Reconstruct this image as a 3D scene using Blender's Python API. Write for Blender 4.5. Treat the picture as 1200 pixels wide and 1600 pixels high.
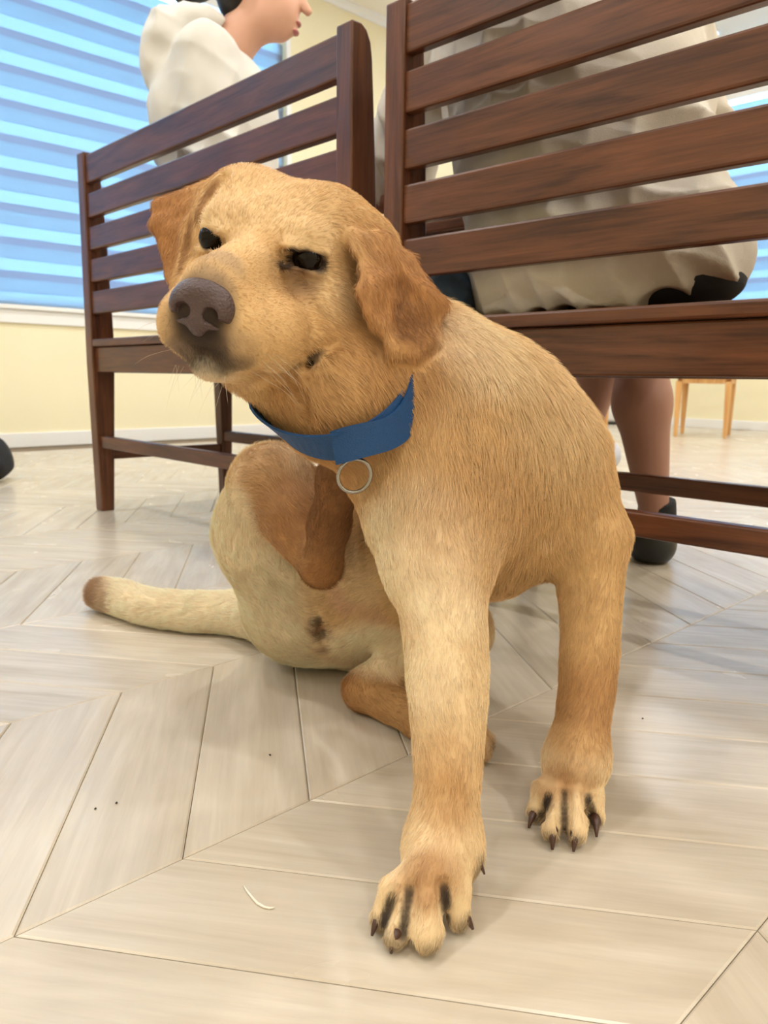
import bpy, bmesh, math, random
import numpy as np
from mathutils import Vector, Matrix

for o in list(bpy.data.objects): bpy.data.objects.remove(o)
SC = bpy.context.scene
COL = SC.collection

# ------------------------------------------------------------------ camera, world, lights, exposure
FPX, PITCH, ROLL, PHI, CAMH = 1235.18, .16727, .013675, .79475, .39
cR, cF = np.array([math.cos(PHI), math.sin(PHI), 0]), np.array([-math.sin(PHI), math.cos(PHI), 0])
cU = np.array([0, 0, 1.])
fw = cF*math.cos(PITCH) - cU*math.sin(PITCH)
up = cF*math.sin(PITCH) + cU*math.cos(PITCH)
rt = cR*math.cos(ROLL) + up*math.sin(ROLL)
up2 = -cR*math.sin(ROLL) + up*math.cos(ROLL)
cam_d = bpy.data.cameras.new('camera'); cam = bpy.data.objects.new('camera', cam_d); COL.objects.link(cam)
cam_d.sensor_fit = 'VERTICAL'; cam_d.sensor_height = 32.0; cam_d.lens = FPX/1600*32.0
cam_d.clip_start = .02
m = Matrix.Identity(4)
for i in range(3):
    m[i][0], m[i][1], m[i][2] = rt[i], up2[i], -fw[i]
m[2][3] = CAMH
cam.matrix_world = m
cam_d.dof.use_dof = True; cam_d.dof.focus_distance = .66; cam_d.dof.aperture_fstop = 11.0
SC.camera = cam

WORLD_STRENGTH = 24.0
w = bpy.data.worlds.new('sky'); SC.world = w; w.use_nodes = True
nt = w.node_tree; nt.nodes.clear()
wo = nt.nodes.new('ShaderNodeOutputWorld'); bg = nt.nodes.new('ShaderNodeBackground')
bg.inputs[0].default_value = (.36, .70, 1.0, 1); bg.inputs[1].default_value = WORLD_STRENGTH
nt.links.new(bg.outputs[0], wo.inputs[0])

LAMP_W = 13.0
LAMP_XY = [(x, y) for x in (-2.84, -1.0, .84, 2.68) for y in (-2.09, -.47, 1.15, 2.77, 4.38, 6.0)]
CEIL = 2.89
SC.view_settings.view_transform = 'Standard'
SC.view_settings.look = 'None'
SC.view_settings.gamma = 1.0
SC.view_settings.use_curve_mapping = False
SC.view_settings.exposure = 0.15
SC.cycles.max_bounces = 6
SC.cycles.diffuse_bounces = 4
SC.cycles.glossy_bounces = 3
SC.cycles.transmission_bounces = 4
SC.cycles.caustics_reflective = False
SC.cycles.caustics_refractive = False

# ------------------------------------------------------------------ helpers: tags, materials, meshes
def tag(o, label=None, cat=None, group=None, kind=None):
    if label: o['label'] = label
    if cat: o['category'] = cat
    if group: o['group'] = group
    if kind: o['kind'] = kind
    return o

def empty(name, loc=(0, 0, 0), rz=0):
    o = bpy.data.objects.new(name, None); COL.objects.link(o)
    o.location = loc; o.rotation_euler = (0, 0, rz); o.empty_display_size = .05
    return o

def lin(r, g, b):
    f = lambda c: (c/255/12.92) if c/255 <= .04045 else ((c/255+.055)/1.055)**2.4
    return (f(r), f(g), f(b), 1)

MATS = {}
def new_mat(name):
    mt = bpy.data.materials.new(name); mt.use_nodes = True
    MATS[name] = mt
    return mt, mt.node_tree, mt.node_tree.nodes['Principled BSDF']

def plain(name, col, rough=.6, noise=0, nscale=30, bump=0, bscale=200, metal=0, spec=.5, emit=None, sub=0):
    mt, t, b = new_mat(name)
    b.inputs['Base Color'].default_value = col
    b.inputs['Roughness'].default_value = rough
    b.inputs['Metallic'].default_value = metal
    b.inputs['Specular IOR Level'].default_value = spec
    if sub:
        b.inputs['Subsurface Weight'].default_value = sub
        b.inputs['Subsurface Radius'].default_value = (.01, .004, .002)
    tc = t.nodes.new('ShaderNodeTexCoord')
    if noise:
        n = t.nodes.new('ShaderNodeTexNoise'); n.inputs['Scale'].default_value = nscale; n.inputs['Detail'].default_value = 4
        t.links.new(tc.outputs['Object'], n.inputs['Vector'])
        mx = t.nodes.new('ShaderNodeMix'); mx.data_type = 'RGBA'; mx.blend_type = 'MULTIPLY'
        mr = t.nodes.new('ShaderNodeMapRange'); mr.inputs[3].default_value = 1-noise; mr.inputs[4].default_value = 1+noise
        t.links.new(n.outputs[0], mr.inputs[0]); t.links.new(mr.outputs[0], mx.inputs[7])
        mx.inputs[0].default_value = 1; mx.inputs[6].default_value = col
        t.links.new(mx.outputs[2], b.inputs['Base Color'])
    if bump:
        n2 = t.nodes.new('ShaderNodeTexNoise'); n2.inputs['Scale'].default_value = bscale; n2.inputs['Detail'].default_value = 3
        t.links.new(tc.outputs['Object'], n2.inputs['Vector'])
        bp = t.nodes.new('ShaderNodeBump'); bp.inputs['Strength'].default_value = bump; bp.inputs['Distance'].default_value = .002
        t.links.new(n2.outputs[0], bp.inputs['Height']); t.links.new(bp.outputs[0], b.inputs['Normal'])
    if emit:
        b.inputs['Emission Color'].default_value = emit[0]; b.inputs['Emission Strength'].default_value = emit[1]
    return mt

def wood(name, c1, c2, axis='X', rough=.35, stretch=14, scale=9, rnd=.12, bump=.08):
    """long-grained wood: noise squeezed along the grain axis"""
    mt, t, b = new_mat(name)
    tc = t.nodes.new('ShaderNodeTexCoord'); oi = t.nodes.new('ShaderNodeObjectInfo')
    ad = t.nodes.new('ShaderNodeVectorMath'); ad.operation = 'MULTIPLY_ADD'
    ad.inputs[1].default_value = (1, 1, 1)
    cx = t.nodes.new('ShaderNodeCombineXYZ')
    ml = t.nodes.new('ShaderNodeMath'); ml.operation = 'MULTIPLY'; ml.inputs[1].default_value = 37.0
    t.links.new(oi.outputs['Random'], ml.inputs[0])
    for i in range(3): t.links.new(ml.outputs[0], cx.inputs[i])
    t.links.new(tc.outputs['Object'], ad.inputs[0]); t.links.new(cx.outputs[0], ad.inputs[2])
    mp = t.nodes.new('ShaderNodeMapping')
    s = [scale*stretch/3]*3; s['XYZ'.index(axis)] = scale/3
    mp.inputs['Scale'].default_value = s
    t.links.new(ad.outputs[0], mp.inputs['Vector'])
    n1 = t.nodes.new('ShaderNodeTexNoise'); n1.inputs['Scale'].default_value = 1.0; n1.inputs['Detail'].default_value = 6; n1.inputs['Roughness'].default_value = .62
    n1.inputs['Distortion'].default_value = .6
    t.links.new(mp.outputs[0], n1.inputs['Vector'])
    mp2 = t.nodes.new('ShaderNodeMapping')
    s2 = [scale*stretch*2.2]*3; s2['XYZ'.index(axis)] = scale*.9
    mp2.inputs['Scale'].default_value = s2
    t.links.new(ad.outputs[0], mp2.inputs['Vector'])
    n2 = t.nodes.new('ShaderNodeTexNoise'); n2.inputs['Scale'].default_value = 1.0; n2.inputs['Detail'].default_value = 3
    t.links.new(mp2.outputs[0], n2.inputs['Vector'])
    mx0 = t.nodes.new('ShaderNodeMath'); mx0.operation = 'MULTIPLY_ADD'; mx0.inputs[1].default_value = .35
    t.links.new(n2.outputs[0], mx0.inputs[0]); t.links.new(n1.outputs[0], mx0.inputs[2])
    r = t.nodes.new('ShaderNodeValToRGB')
    r.color_ramp.elements[0].position = .48; r.color_ramp.elements[0].color = c1
    r.color_ramp.elements[1].position = .86; r.color_ramp.elements[1].color = c2
    t.links.new(mx0.outputs[0], r.inputs[0])
    hs = t.nodes.new('ShaderNodeHueSaturation')
    mr = t.nodes.new('ShaderNodeMapRange'); mr.inputs[3].default_value = 1-rnd; mr.inputs[4].default_value = 1+rnd
    t.links.new(oi.outputs['Random'], mr.inputs[0]); t.links.new(mr.outputs[0], hs.inputs['Value'])
    t.links.new(r.outputs[0], hs.inputs['Color']); t.links.new(hs.outputs[0], b.inputs['Base Color'])
    b.inputs['Roughness'].default_value = rough
    bp = t.nodes.new('ShaderNodeBump'); bp.inputs['Strength'].default_value = bump; bp.inputs['Distance'].default_value = .001
    t.links.new(n2.outputs[0], bp.inputs['Height']); t.links.new(bp.outputs[0], b.inputs['Normal'])
    return mt

def mesh_obj(name, verts, faces, mat=None, parent=None, smooth=False, loc=None, rz=0):
    me = bpy.data.meshes.new(name)
    me.from_pydata([tuple(v) for v in verts], [], [tuple(f) for f in faces])
    me.update()
    if smooth: me.polygons.foreach_set('use_smooth', [True]*len(me.polygons))
    o = bpy.data.objects.new(name, me); COL.objects.link(o)
    if mat: me.materials.append(MATS[mat])
    if parent: o.parent = parent
    if loc is not None: o.location = loc
    if rz: o.rotation_euler = (0, 0, rz)
    return o

def bm_obj(name, bm, mat=None, parent=None, smooth=False, loc=None, rz=0):
    me = bpy.data.meshes.new(name); bm.normal_update(); bm.to_mesh(me); bm.free()
    if smooth: me.polygons.foreach_set('use_smooth', [True]*len(me.polygons))
    o = bpy.data.objects.new(name, me); COL.objects.link(o)
    if mat: me.materials.append(MATS[mat])
    if parent: o.parent = parent
    if loc is not None: o.location = loc
    if rz: o.rotation_euler = (0, 0, rz)
    return o

def box(name, lo, hi, mat, parent=None, bev=.003, seg=2):
    """bevelled box with its origin at its centre"""
    c = [(a+b)/2 for a, b in zip(lo, hi)]; s = [(b-a) for a, b in zip(lo, hi)]
    bm = bmesh.new(); bmesh.ops.create_cube(bm, size=1)
    bmesh.ops.scale(bm, vec=s, verts=bm.verts)
    if bev: bmesh.ops.bevel(bm, geom=bm.edges[:], offset=min(bev, min(s)*.45), segments=seg, affect='EDGES', profile=.5)
    return bm_obj(name, bm, mat, parent, smooth=False, loc=c)

def prism(name, prof, a, b, axis, mat, parent=None, bev=.003, smooth=False):
    """profile (list of 2D points) extruded from a to b along axis X, Y or Z"""
    bm = bmesh.new(); n = len(prof)
    def mk(p, t): return {'X': (t, p[0], p[1]), 'Y': (p[0], t, p[1]), 'Z': (p[0], p[1], t)}[axis]
    v0 = [bm.verts.new(mk(p, a)) for p in prof]; v1 = [bm.verts.new(mk(p, b)) for p in prof]
    bm.faces.new(v0); bm.faces.new(v1[::-1])
    for i in range(n): bm.faces.new((v0[i], v1[i], v1[(i+1) % n], v0[(i+1) % n]))
    bmesh.ops.recalc_face_normals(bm, faces=bm.faces[:])
    if bev: bmesh.ops.bevel(bm, geom=bm.edges[:], offset=bev, segments=2, affect='EDGES', profile=.5)
    return bm_obj(name, bm, mat, parent, smooth)

def frustum(name, lo0, hi0, z0, lo1, hi1, z1, mat, parent=None, bev=.003):
    """tapered post: rectangle (lo0..hi0) at z0, (lo1..hi1) at z1"""
    vs = []
    for (l, h, z) in ((lo0, hi0, z0), (lo1, hi1, z1)):
        vs += [(l[0], l[1], z), (h[0], l[1], z), (h[0], h[1], z), (l[0], h[1], z)]
    bm = bmesh.new(); V = [bm.verts.new(v) for v in vs]
    for f in ((3, 2, 1, 0), (4, 5, 6, 7), (0, 1, 5, 4), (1, 2, 6, 5), (2, 3, 7, 6), (3, 0, 4, 7)): bm.faces.new([V[i] for i in f])
    if bev: bmesh.ops.bevel(bm, geom=bm.edges[:], offset=bev, segments=2, affect='EDGES', profile=.5)
    return bm_obj(name, bm, mat, parent)

def tube(name, pts, rads, mat, parent=None, n=10, caps=True, flat=None):
    """round tube along a polyline with a radius per point"""
    pts = [Vector(p) for p in pts]; vs = []; fs = []
    prev = None
    for i, p in enumerate(pts):
        d = (pts[min(i+1, len(pts)-1)] - pts[max(i-1, 0)]).normalized()
        if prev is None:
            a = d.orthogonal().normalized()
        else:
            a = (prev - d*prev.dot(d)).normalized()
        prev = a; b = d.cross(a)
        for k in range(n):
            th = 2*math.pi*k/n
            vs.append(p + (a*math.cos(th)+b*math.sin(th))*rads[i])
    for i in range(len(pts)-1):
        for k in range(n):
            fs.append((i*n+k, i*n+(k+1) % n, (i+1)*n+(k+1) % n, (i+1)*n+k))
    if caps:
        fs.append(tuple(range(n))[::-1]); fs.append(tuple((len(pts)-1)*n+k for k in range(n)))
    return mesh_obj(name, vs, fs, mat, parent, smooth=True)

# ------------------------------------------------------------------ signed-distance modelling (bodies, clothes)
def vnoise(p, seed=0):
    """smooth value noise on Nx3 points, range -1..1"""
    i = np.floor(p).astype(np.int64); f = p - i; f = f*f*(3-2*f)
    def hsh(a):
        n = (a[:, 0]*73856093) ^ (a[:, 1]*19349663) ^ (a[:, 2]*83492791) ^ (seed*2654435761 % (1 << 31))
        n = (n ^ (n >> 13)) * 1274126177 & 0x7fffffff
        n = (n ^ (n >> 16)) & 0xffff
        return n/32767.5-1
    out = 0
    for dx in (0, 1):
        for dy in (0, 1):
            for dz in (0, 1):
                wt = (f[:, 0] if dx else 1-f[:, 0])*(f[:, 1] if dy else 1-f[:, 1])*(f[:, 2] if dz else 1-f[:, 2])
                out = out + wt*hsh(i+np.array([dx, dy, dz]))
    return out

def unit(v):
    v = np.asarray(v, float); return v/(np.linalg.norm(v)+1e-12)

class Sdf:
    def __init__(self, lo, hi, vox):
        self.lo = np.array(lo, float); self.v = vox
        self.n = np.ceil((np.array(hi)-self.lo)/vox).astype(int)+1
        self.d = np.full(self.n, .06, np.float32)
        self.prims = []
    def _reg(self, lo, hi, pad):
        a = np.maximum(np.floor((lo-pad-self.lo)/self.v).astype(int), 0)
        b = np.minimum(np.ceil((hi+pad-self.lo)/self.v).astype(int)+1, self.n)
        if (b <= a).any(): return None
        g = np.meshgrid(*[self.lo[i]+self.v*np.arange(a[i], b[i]) for i in range(3)], indexing='ij')
        return tuple(slice(x, y) for x, y in zip(a, b)), np.stack([x.ravel() for x in g], 1), tuple(b-a)
    def _put(self, fn, lo, hi, k, op, info):
        pad = k + .012
        r = self._reg(np.asarray(lo, float), np.asarray(hi, float), pad)
        if info is not None and op == 'add': self.prims.append((fn, info))
        if r is None: return
        sl, p, sh = r
        e = fn(p).astype(np.float32).reshape(sh); c = self.d[sl]
        if op == 'add':
            h = np.maximum(k-np.abs(c-e), 0)/k
            self.d[sl] = np.minimum(c, e)-h*h*k*.25
        else:
            e = -e; h = np.maximum(k-np.abs(c-e), 0)/k
            self.d[sl] = np.maximum(c, e)+h*h*k*.25
    def cap(self, a, b, ra, rb, k=.02, op='add', info=None, axis=None, sq=1.):
        a = np.asarray(a, float); b = np.asarray(b, float); ba = b-a; L = ba@ba+1e-12
        ax = unit(axis) if axis is not None else None
        def fn(p):
            q = p-a
            t = np.clip(q@ba/L, 0, 1); d = q-t[:, None]*ba
            if ax is not None:
                d = d+np.outer(d@ax*(1/sq-1), ax)
            return (np.linalg.norm(d, axis=1)-(ra+(rb-ra)*t))*(min(1, sq) if ax is not None else 1)
        mr = max(ra, rb)*max(1, sq)
        self._put(fn, np.minimum(a, b)-mr, np.maximum(a, b)+mr, k, op, info)
    def chain(self, pts, rads, k=.02, **kw):
        for i in range(len(pts)-1):
            kk = dict(kw); inf = kk.get('info')
            if inf is not None and 'flow' not in inf:
                kk['info'] = dict(inf, flow=unit(np.asarray(pts[i+1])-np.asarray(pts[i])))
            self.cap(pts[i], pts[i+1], rads[i], rads[i+1], k, **kk)
    def ell(self, c, r, M=None, k=.02, op='add', info=None):
        c = np.asarray(c, float); r = np.asarray(r, float); M = np.eye(3) if M is None else np.asarray(M, float)
        def fn(p):
            q = (p-c)@M   # columns of M = local axes
            k0 = np.linalg.norm(q/r, axis=1); k1 = np.linalg.norm(q/(r*r), axis=1)+1e-9
            return k0*(k0-1)/k1
        mr = r.max()
        self._put(fn, c-mr, c+mr, k, op, info)
    def tri(self, a, b, c, th, k=.006, info=None):
        a, b, c = (np.asarray(x, float) for x in (a, b, c))
        def seg(p, x, y):
            e = y-x; t = np.clip((p-x)@e/(e@e), 0, 1); return np.linalg.norm(p-x-t[:, None]*e, axis=1)
        n = np.cross(b-a, c-a); n = n/np.linalg.norm(n)
        def fn(p):
            ins = np.ones(len(p), bool)
            for x, y in ((a, b), (b, c), (c, a)): ins &= ((p-x)@np.cross(n, y-x)) >= 0
            d = np.minimum(np.minimum(seg(p, a, b), seg(p, b, c)), seg(p, c, a))
            d = np.where(ins, np.abs((p-a)@n), d)
            return d-th
        P_ = np.stack([a, b, c])
        self._put(fn, P_.min(0)-th, P_.max(0)+th, k, 'add', info)
    def floor_cut(self, z):
        zz = self.lo[2]+self.v*np.arange(self.n[2])
        self.d = np.maximum(self.d, (z-zz)[None, None, :].astype(np.float32))
    def mesh(self, relax=2):
        d = self.d; s = d < 0
        nx, ny, nz = d.shape
        cnt = np.zeros((nx-1, ny-1, nz-1), np.int8)
        for dx in (0, 1):
            for dy in (0, 1):
                for dz in (0, 1): cnt += s[dx:nx-1+dx, dy:ny-1+dy, dz:nz-1+dz]
        act = np.argwhere((cnt > 0) & (cnt < 8)); idx = np.full(cnt.shape, -1, np.int32)
        idx[act[:, 0], act[:, 1], act[:, 2]] = np.arange(len(act))
        corners = np.array([(x, y, z) for x in (0, 1) for y in (0, 1) for z in (0, 1)])
        val = np.stack([d[act[:, 0]+c[0], act[:, 1]+c[1], act[:, 2]+c[2]] for c in corners], 1)
        acc = np.zeros((len(act), 3)); n = np.zeros(len(act))
        for i in range(8):
            for j in range(i+1, 8):
                if np.abs(corners[i]-corners[j]).sum() != 1: continue
                a, b = val[:, i], val[:, j]; mk = (a < 0) != (b < 0)
                t = np.where(mk, a/np.where(a == b, 1, a-b), 0)
                acc += np.where(mk[:, None], corners[i]+t[:, None]*(corners[j]-corners[i]), 0); n += mk
        V = (act+acc/n[:, None])*self.v+self.lo
        faces = []
        for ax in range(3):
            o1, o2 = [(1, 2), (2, 0), (0, 1)][ax]
            sa = [slice(1, -1)]*3; sb = [slice(1, -1)]*3
            sa[ax] = slice(0, -1); sb[ax] = slice(1, None)
            A = s[tuple(sa)]; B = s[tuple(sb)]
            e = np.argwhere(A != B); flip = A[e[:, 0], e[:, 1], e[:, 2]]
            off = np.ones(3, int); off[ax] = 0; e = e+off
            def cell(d1, d2):
                q = e.copy(); q[:, o1] -= d1; q[:, o2] -= d2
                return idx[q[:, 0], q[:, 1], q[:, 2]]
            q = np.stack([cell(1, 1), cell(0, 1), cell(0, 0), cell(1, 0)], 1)
            q[~flip] = q[~flip][:, ::-1]
            faces.append(q)
        F = np.concatenate(faces); F = F[(F >= 0).all(1)]
        E_ = np.concatenate([F[:, [0, 1]], F[:, [1, 2]], F[:, [2, 3]], F[:, [3, 0]]])
        for it in range(relax):
            sm = np.zeros_like(V); c = np.zeros(len(V))
            for col in (0, 1):
                for k in range(3): sm[:, k] += np.bincount(E_[:, col], V[E_[:, 1-col], k], len(V))
                c += np.bincount(E_[:, col], minlength=len(V))
            V = V*.45+.55*sm/np.maximum(c, 1)[:, None]
        return V, F

def vnormals(V, F):
    n = np.cross(V[F[:, 2]]-V[F[:, 0]], V[F[:, 3]]-V[F[:, 1]])
    N = np.zeros_like(V)
    for c in range(4):
        for k in range(3): N[:, k] += np.bincount(F[:, c], n[:, k], len(V))
    return N/(np.linalg.norm(N, axis=1)[:, None]+1e-12)

def np_mesh(name, V, F, mat=None, parent=None, smooth=True, cols=None, loc=None, rz=0):
    me = bpy.data.meshes.new(name)
    me.vertices.add(len(V)); me.vertices.foreach_set('co', np.asarray(V, np.float32).ravel())
    me.loops.add(F.size); me.loops.foreach_set('vertex_index', F.astype(np.int32).ravel())
    me.polygons.add(len(F)); me.polygons.foreach_set('loop_start', np.arange(0, F.size, F.shape[1], dtype=np.int32))
    me.update(calc_edges=True); me.validate()
    if smooth: me.polygons.foreach_set('use_smooth', np.ones(len(me.polygons), bool))
    if cols is not None:
        at = me.attributes.new('coat', 'FLOAT_COLOR', 'POINT')
        at.data.foreach_set('color', np.concatenate([cols, np.ones((len(V), 1))], 1).astype(np.float32).ravel())
    o = bpy.data.objects.new(name, me); COL.objects.link(o)
    if mat: me.materials.append(MATS[mat])
    if parent: o.parent = parent
    if loc is not None: o.location = loc
    if rz: o.rotation_euler = (0, 0, rz)
    return o

# sight-line helper: a point of the place at distance d ahead (rfu = right, forward, up around the camera's foot)
def P(px, py, d):
    dx, dy = px-600, py-800
    X = math.cos(ROLL)*dx+math.sin(ROLL)*dy; Y = -math.sin(ROLL)*dx+math.cos(ROLL)*dy
    x = X/FPX; u = -Y/FPX
    g = math.cos(PITCH)+u*math.sin(PITCH); z = -math.sin(PITCH)+u*math.cos(PITCH)
    return np.array([x/g*d, d, CAMH+z/g*d])
def PF(px, py, z=0.):
    q = P(px, py, 1.); t = (z-CAMH)/(q[2]-CAMH); return np.array([q[0]*t, t, z])
def W(p):   # rfu -> world
    return p[0]*cR+p[1]*cF+p[2]*cU
def onY(px, py, Y):
    q = W(P(px, py, 1.)); c = np.array([0, 0, CAMH]); d = q-c; return c+d*(Y/d[1])

# ------------------------------------------------------------------ materials of the room
plain('wall_paint', lin(240, 231, 198), .75, noise=.02, nscale=4, bump=.08, bscale=260)
plain('ceiling_paint', lin(244, 240, 228), .85, noise=.01)
plain('trim_white', lin(236, 236, 236), .45, noise=.015, nscale=8)
plain('joint', lin(128, 112, 92), .8)
wood('dark_wood', lin(58, 28, 16), lin(106, 62, 38), 'X', rough=.33, stretch=12, scale=13, rnd=.08)
wood('dark_wood_z', lin(58, 28, 16), lin(106, 62, 38), 'Z', rough=.33, stretch=12, scale=13, rnd=.08)
wood('dark_wood_y', lin(58, 28, 16), lin(106, 62, 38), 'Y', rough=.33, stretch=12, scale=13, rnd=.08)
wood('pale_wood', lin(196, 140, 78), lin(226, 178, 116), 'Z', rough=.4)

def floor_mat():
    mt, t, b = new_mat('pale_oak')
    at = t.nodes.new('ShaderNodeAttribute'); at.attribute_name = 'grain'
    oi = t.nodes.new('ShaderNodeObjectInfo')
    ml = t.nodes.new('ShaderNodeMath'); ml.operation = 'MULTIPLY'; ml.inputs[1].default_value = 53.
    t.links.new(oi.outputs['Random'], ml.inputs[0])
    ad = t.nodes.new('ShaderNodeVectorMath'); ad.operation = 'ADD'
    t.links.new(at.outputs['Vector'], ad.inputs[0]); t.links.new(ml.outputs[0], ad.inputs[1])
    def nz(sc, det, dist, rough=.6):
        mp = t.nodes.new('ShaderNodeMapping'); mp.inputs['Scale'].default_value = sc
        t.links.new(ad.outputs[0], mp.inputs['Vector'])
        n = t.nodes.new('ShaderNodeTexNoise'); n.inputs['Scale'].default_value = 1; n.inputs['Detail'].default_value = det
        n.inputs['Distortion'].default_value = dist; n.inputs['Roughness'].default_value = rough
        t.links.new(mp.outputs[0], n.inputs['Vector']); return n
    n1 = nz((3.0, 26, 1), 5, .7)       # broad figure
    n2 = nz((7, 150, 1), 3, .3)         # fine pores
    n3 = nz((7, 12, 1), 3, .5, .5)      # cloudy patches
    r1 = t.nodes.new('ShaderNodeValToRGB'); e = r1.color_ramp.elements
    e[0].position = .3; e[0].color = lin(194, 180, 160); e[1].position = .72; e[1].color = lin(215, 204, 187)
    t.links.new(n1.outputs[0], r1.inputs[0])
    def mul(src, fac_node, lo, hi):
        mr = t.nodes.new('ShaderNodeMapRange'); mr.inputs[1].default_value = .3; mr.inputs[2].default_value = .7
        mr.inputs[3].default_value = lo; mr.inputs[4].default_value = hi
        t.links.new(fac_node, mr.inputs[0])
        mx = t.nodes.new('ShaderNodeMix'); mx.data_type = 'RGBA'; mx.blend_type = 'MULTIPLY'; mx.inputs[0].default_value = 1
        t.links.new(src, mx.inputs[6]); t.links.new(mr.outputs[0], mx.inputs[7]); return mx.outputs[2]
    c = mul(r1.outputs[0], n2.outputs[0], .95, 1.04)
    c = mul(c, n3.outputs[0], .955, 1.045)
    wn = t.nodes.new('ShaderNodeTexWhiteNoise'); wn.noise_dimensions = '1D'
    sp = t.nodes.new('ShaderNodeSeparateXYZ'); t.links.new(ad.outputs[0], sp.inputs[0]); t.links.new(sp.outputs[2], wn.inputs['W'])
    mr = t.nodes.new('ShaderNodeMapRange'); mr.inputs[3].default_value = .94; mr.inputs[4].default_value = 1.04
    t.links.new(wn.outputs[0], mr.inputs[0])
    mx = t.nodes.new('ShaderNodeMix'); mx.data_type = 'RGBA'; mx.blend_type = 'MULTIPLY'; mx.inputs[0].default_value = 1
    t.links.new(c, mx.inputs[6]); t.links.new(mr.outputs[0], mx.inputs[7])
    t.links.new(mx.outputs[2], b.inputs['Base Color'])
    b.inputs['Roughness'].default_value = .3
    rr = t.nodes.new('ShaderNodeMapRange'); rr.inputs[3].default_value = .24; rr.inputs[4].default_value = .29
    t.links.new(n3.outputs[0], rr.inputs[0]); t.links.new(rr.outputs[0], b.inputs['Roughness'])
    bp = t.nodes.new('ShaderNodeBump'); bp.inputs['Strength'].default_value = .06; bp.inputs['Distance'].default_value = .001
    t.links.new(n2.outputs[0], bp.inputs['Height']); t.links.new(bp.outputs[0], b.inputs['Normal'])
floor_mat()

# ------------------------------------------------------------------ the room shell
XW, YW, XE, YS = -4.38, 6.9, 3.4, -3.4
floor = box('floor', (XW, YS, -.06), (XE, YW, -.0035), 'joint', bev=0); tag(floor, kind='structure', label='pale oak chevron floor of bevelled planks', cat='floor')
SX, SY, ST, FX0, FY0 = .3601, .1332, .2579, -1.2556, .4241
def plank_geo(sgn):
    """one chevron plank, corner at the origin, running +X with a slope of sgn; vertices and their grain coordinates"""
    g = .00035; bw, bd = .0016, .0012
    L = math.hypot(SX, ST); ca, sa = SX/L, sgn*ST/L
    def quad(off, z):
        oy = off*L/SX
        return [(off, sgn*ST*off/SX+oy, z), (SX-off, sgn*ST*(SX-off)/SX+oy, z), (SX-off, sgn*ST*(SX-off)/SX+SY-oy, z), (off, sgn*ST*off/SX+SY-oy, z)]
    vs = quad(g+bw, 0)+quad(g, -bd)+quad(g, -.0035)
    fs = [(0, 1, 2, 3)]
    for r in (0, 4):
        for k in range(4): fs.append((r+4+k, r+4+(k+1) % 4, r+(k+1) % 4, r+k))
    gr = [(x*ca+y*sa, -x*sa+y*ca, 0.) for x, y, z in vs]
    return vs, fs, gr
def set_grain(me, gr):
    a = me.attributes.new('grain', 'FLOAT_VECTOR', 'POINT')
    a.data.foreach_set('vector', np.asarray(gr, np.float32).ravel())
PG = {s: plank_geo(s) for s in (1, -1)}
pm = {}
for s in (1, -1):
    me = bpy.data.meshes.new('plank'); me.from_pydata(PG[s][0], [], PG[s][1]); me.update(); set_grain(me, PG[s][2])
    me.materials.append(MATS['pale_oak']); pm[s] = me
spots = []
for k in range(-10, 14):
    even = (k % 2 == 0); s = 1 if even else -1
    for n in range(-32, 56):
        x = FX0+k*SX; y = FY0+n*SY+(-ST if even else 0)
        if x < XW-.001 or x+SX > XE or y+min(0, s*ST) < YS or y+max(0, s*ST)+SY > YW+.2: continue
        c = np.array([x+SX/2, y+s*ST/2+SY/2, -CAMH])
        r_, f_, u_ = c@cR, c@cF, -CAMH
        dep = f_*math.cos(PITCH)-u_*math.sin(PITCH); upc = f_*math.sin(PITCH)+u_*math.cos(PITCH)
        vis = dep > .15 and abs(r_/dep*FPX) < 720 and abs(upc/dep*FPX) < 960
        spots.append((f_ if vis else 99+f_*0, x, y, s))
spots.sort(key=lambda q: q[0])
far_v, far_f, far_g = [], [], []
for i, (d, x, y, s) in enumerate(spots):
    if i < 296 and d < 50:
        o = bpy.data.objects.new('plank', pm[s]); COL.objects.link(o); o.parent = floor
        o.location = (x-floor.location.x, y-floor.location.y, -floor.location.z)
    else:
        vs, fs, gr = PG[s]; b0 = len(far_v); rz = (i*.6180339) % 1*40
        far_v += [(vx+x, vy+y, vz) for vx, vy, vz in vs]
        far_f += [tuple(q+b0 for q in f) for f in fs]
        far_g += [(a+rz, b+rz, rz) for a, b, c in gr]
fp = mesh_obj('far_planks', far_v, far_f, 'pale_oak', floor); fp.location = -floor.location
set_grain(fp.data, far_g); fp['kind'] = 'stuff'

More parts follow.
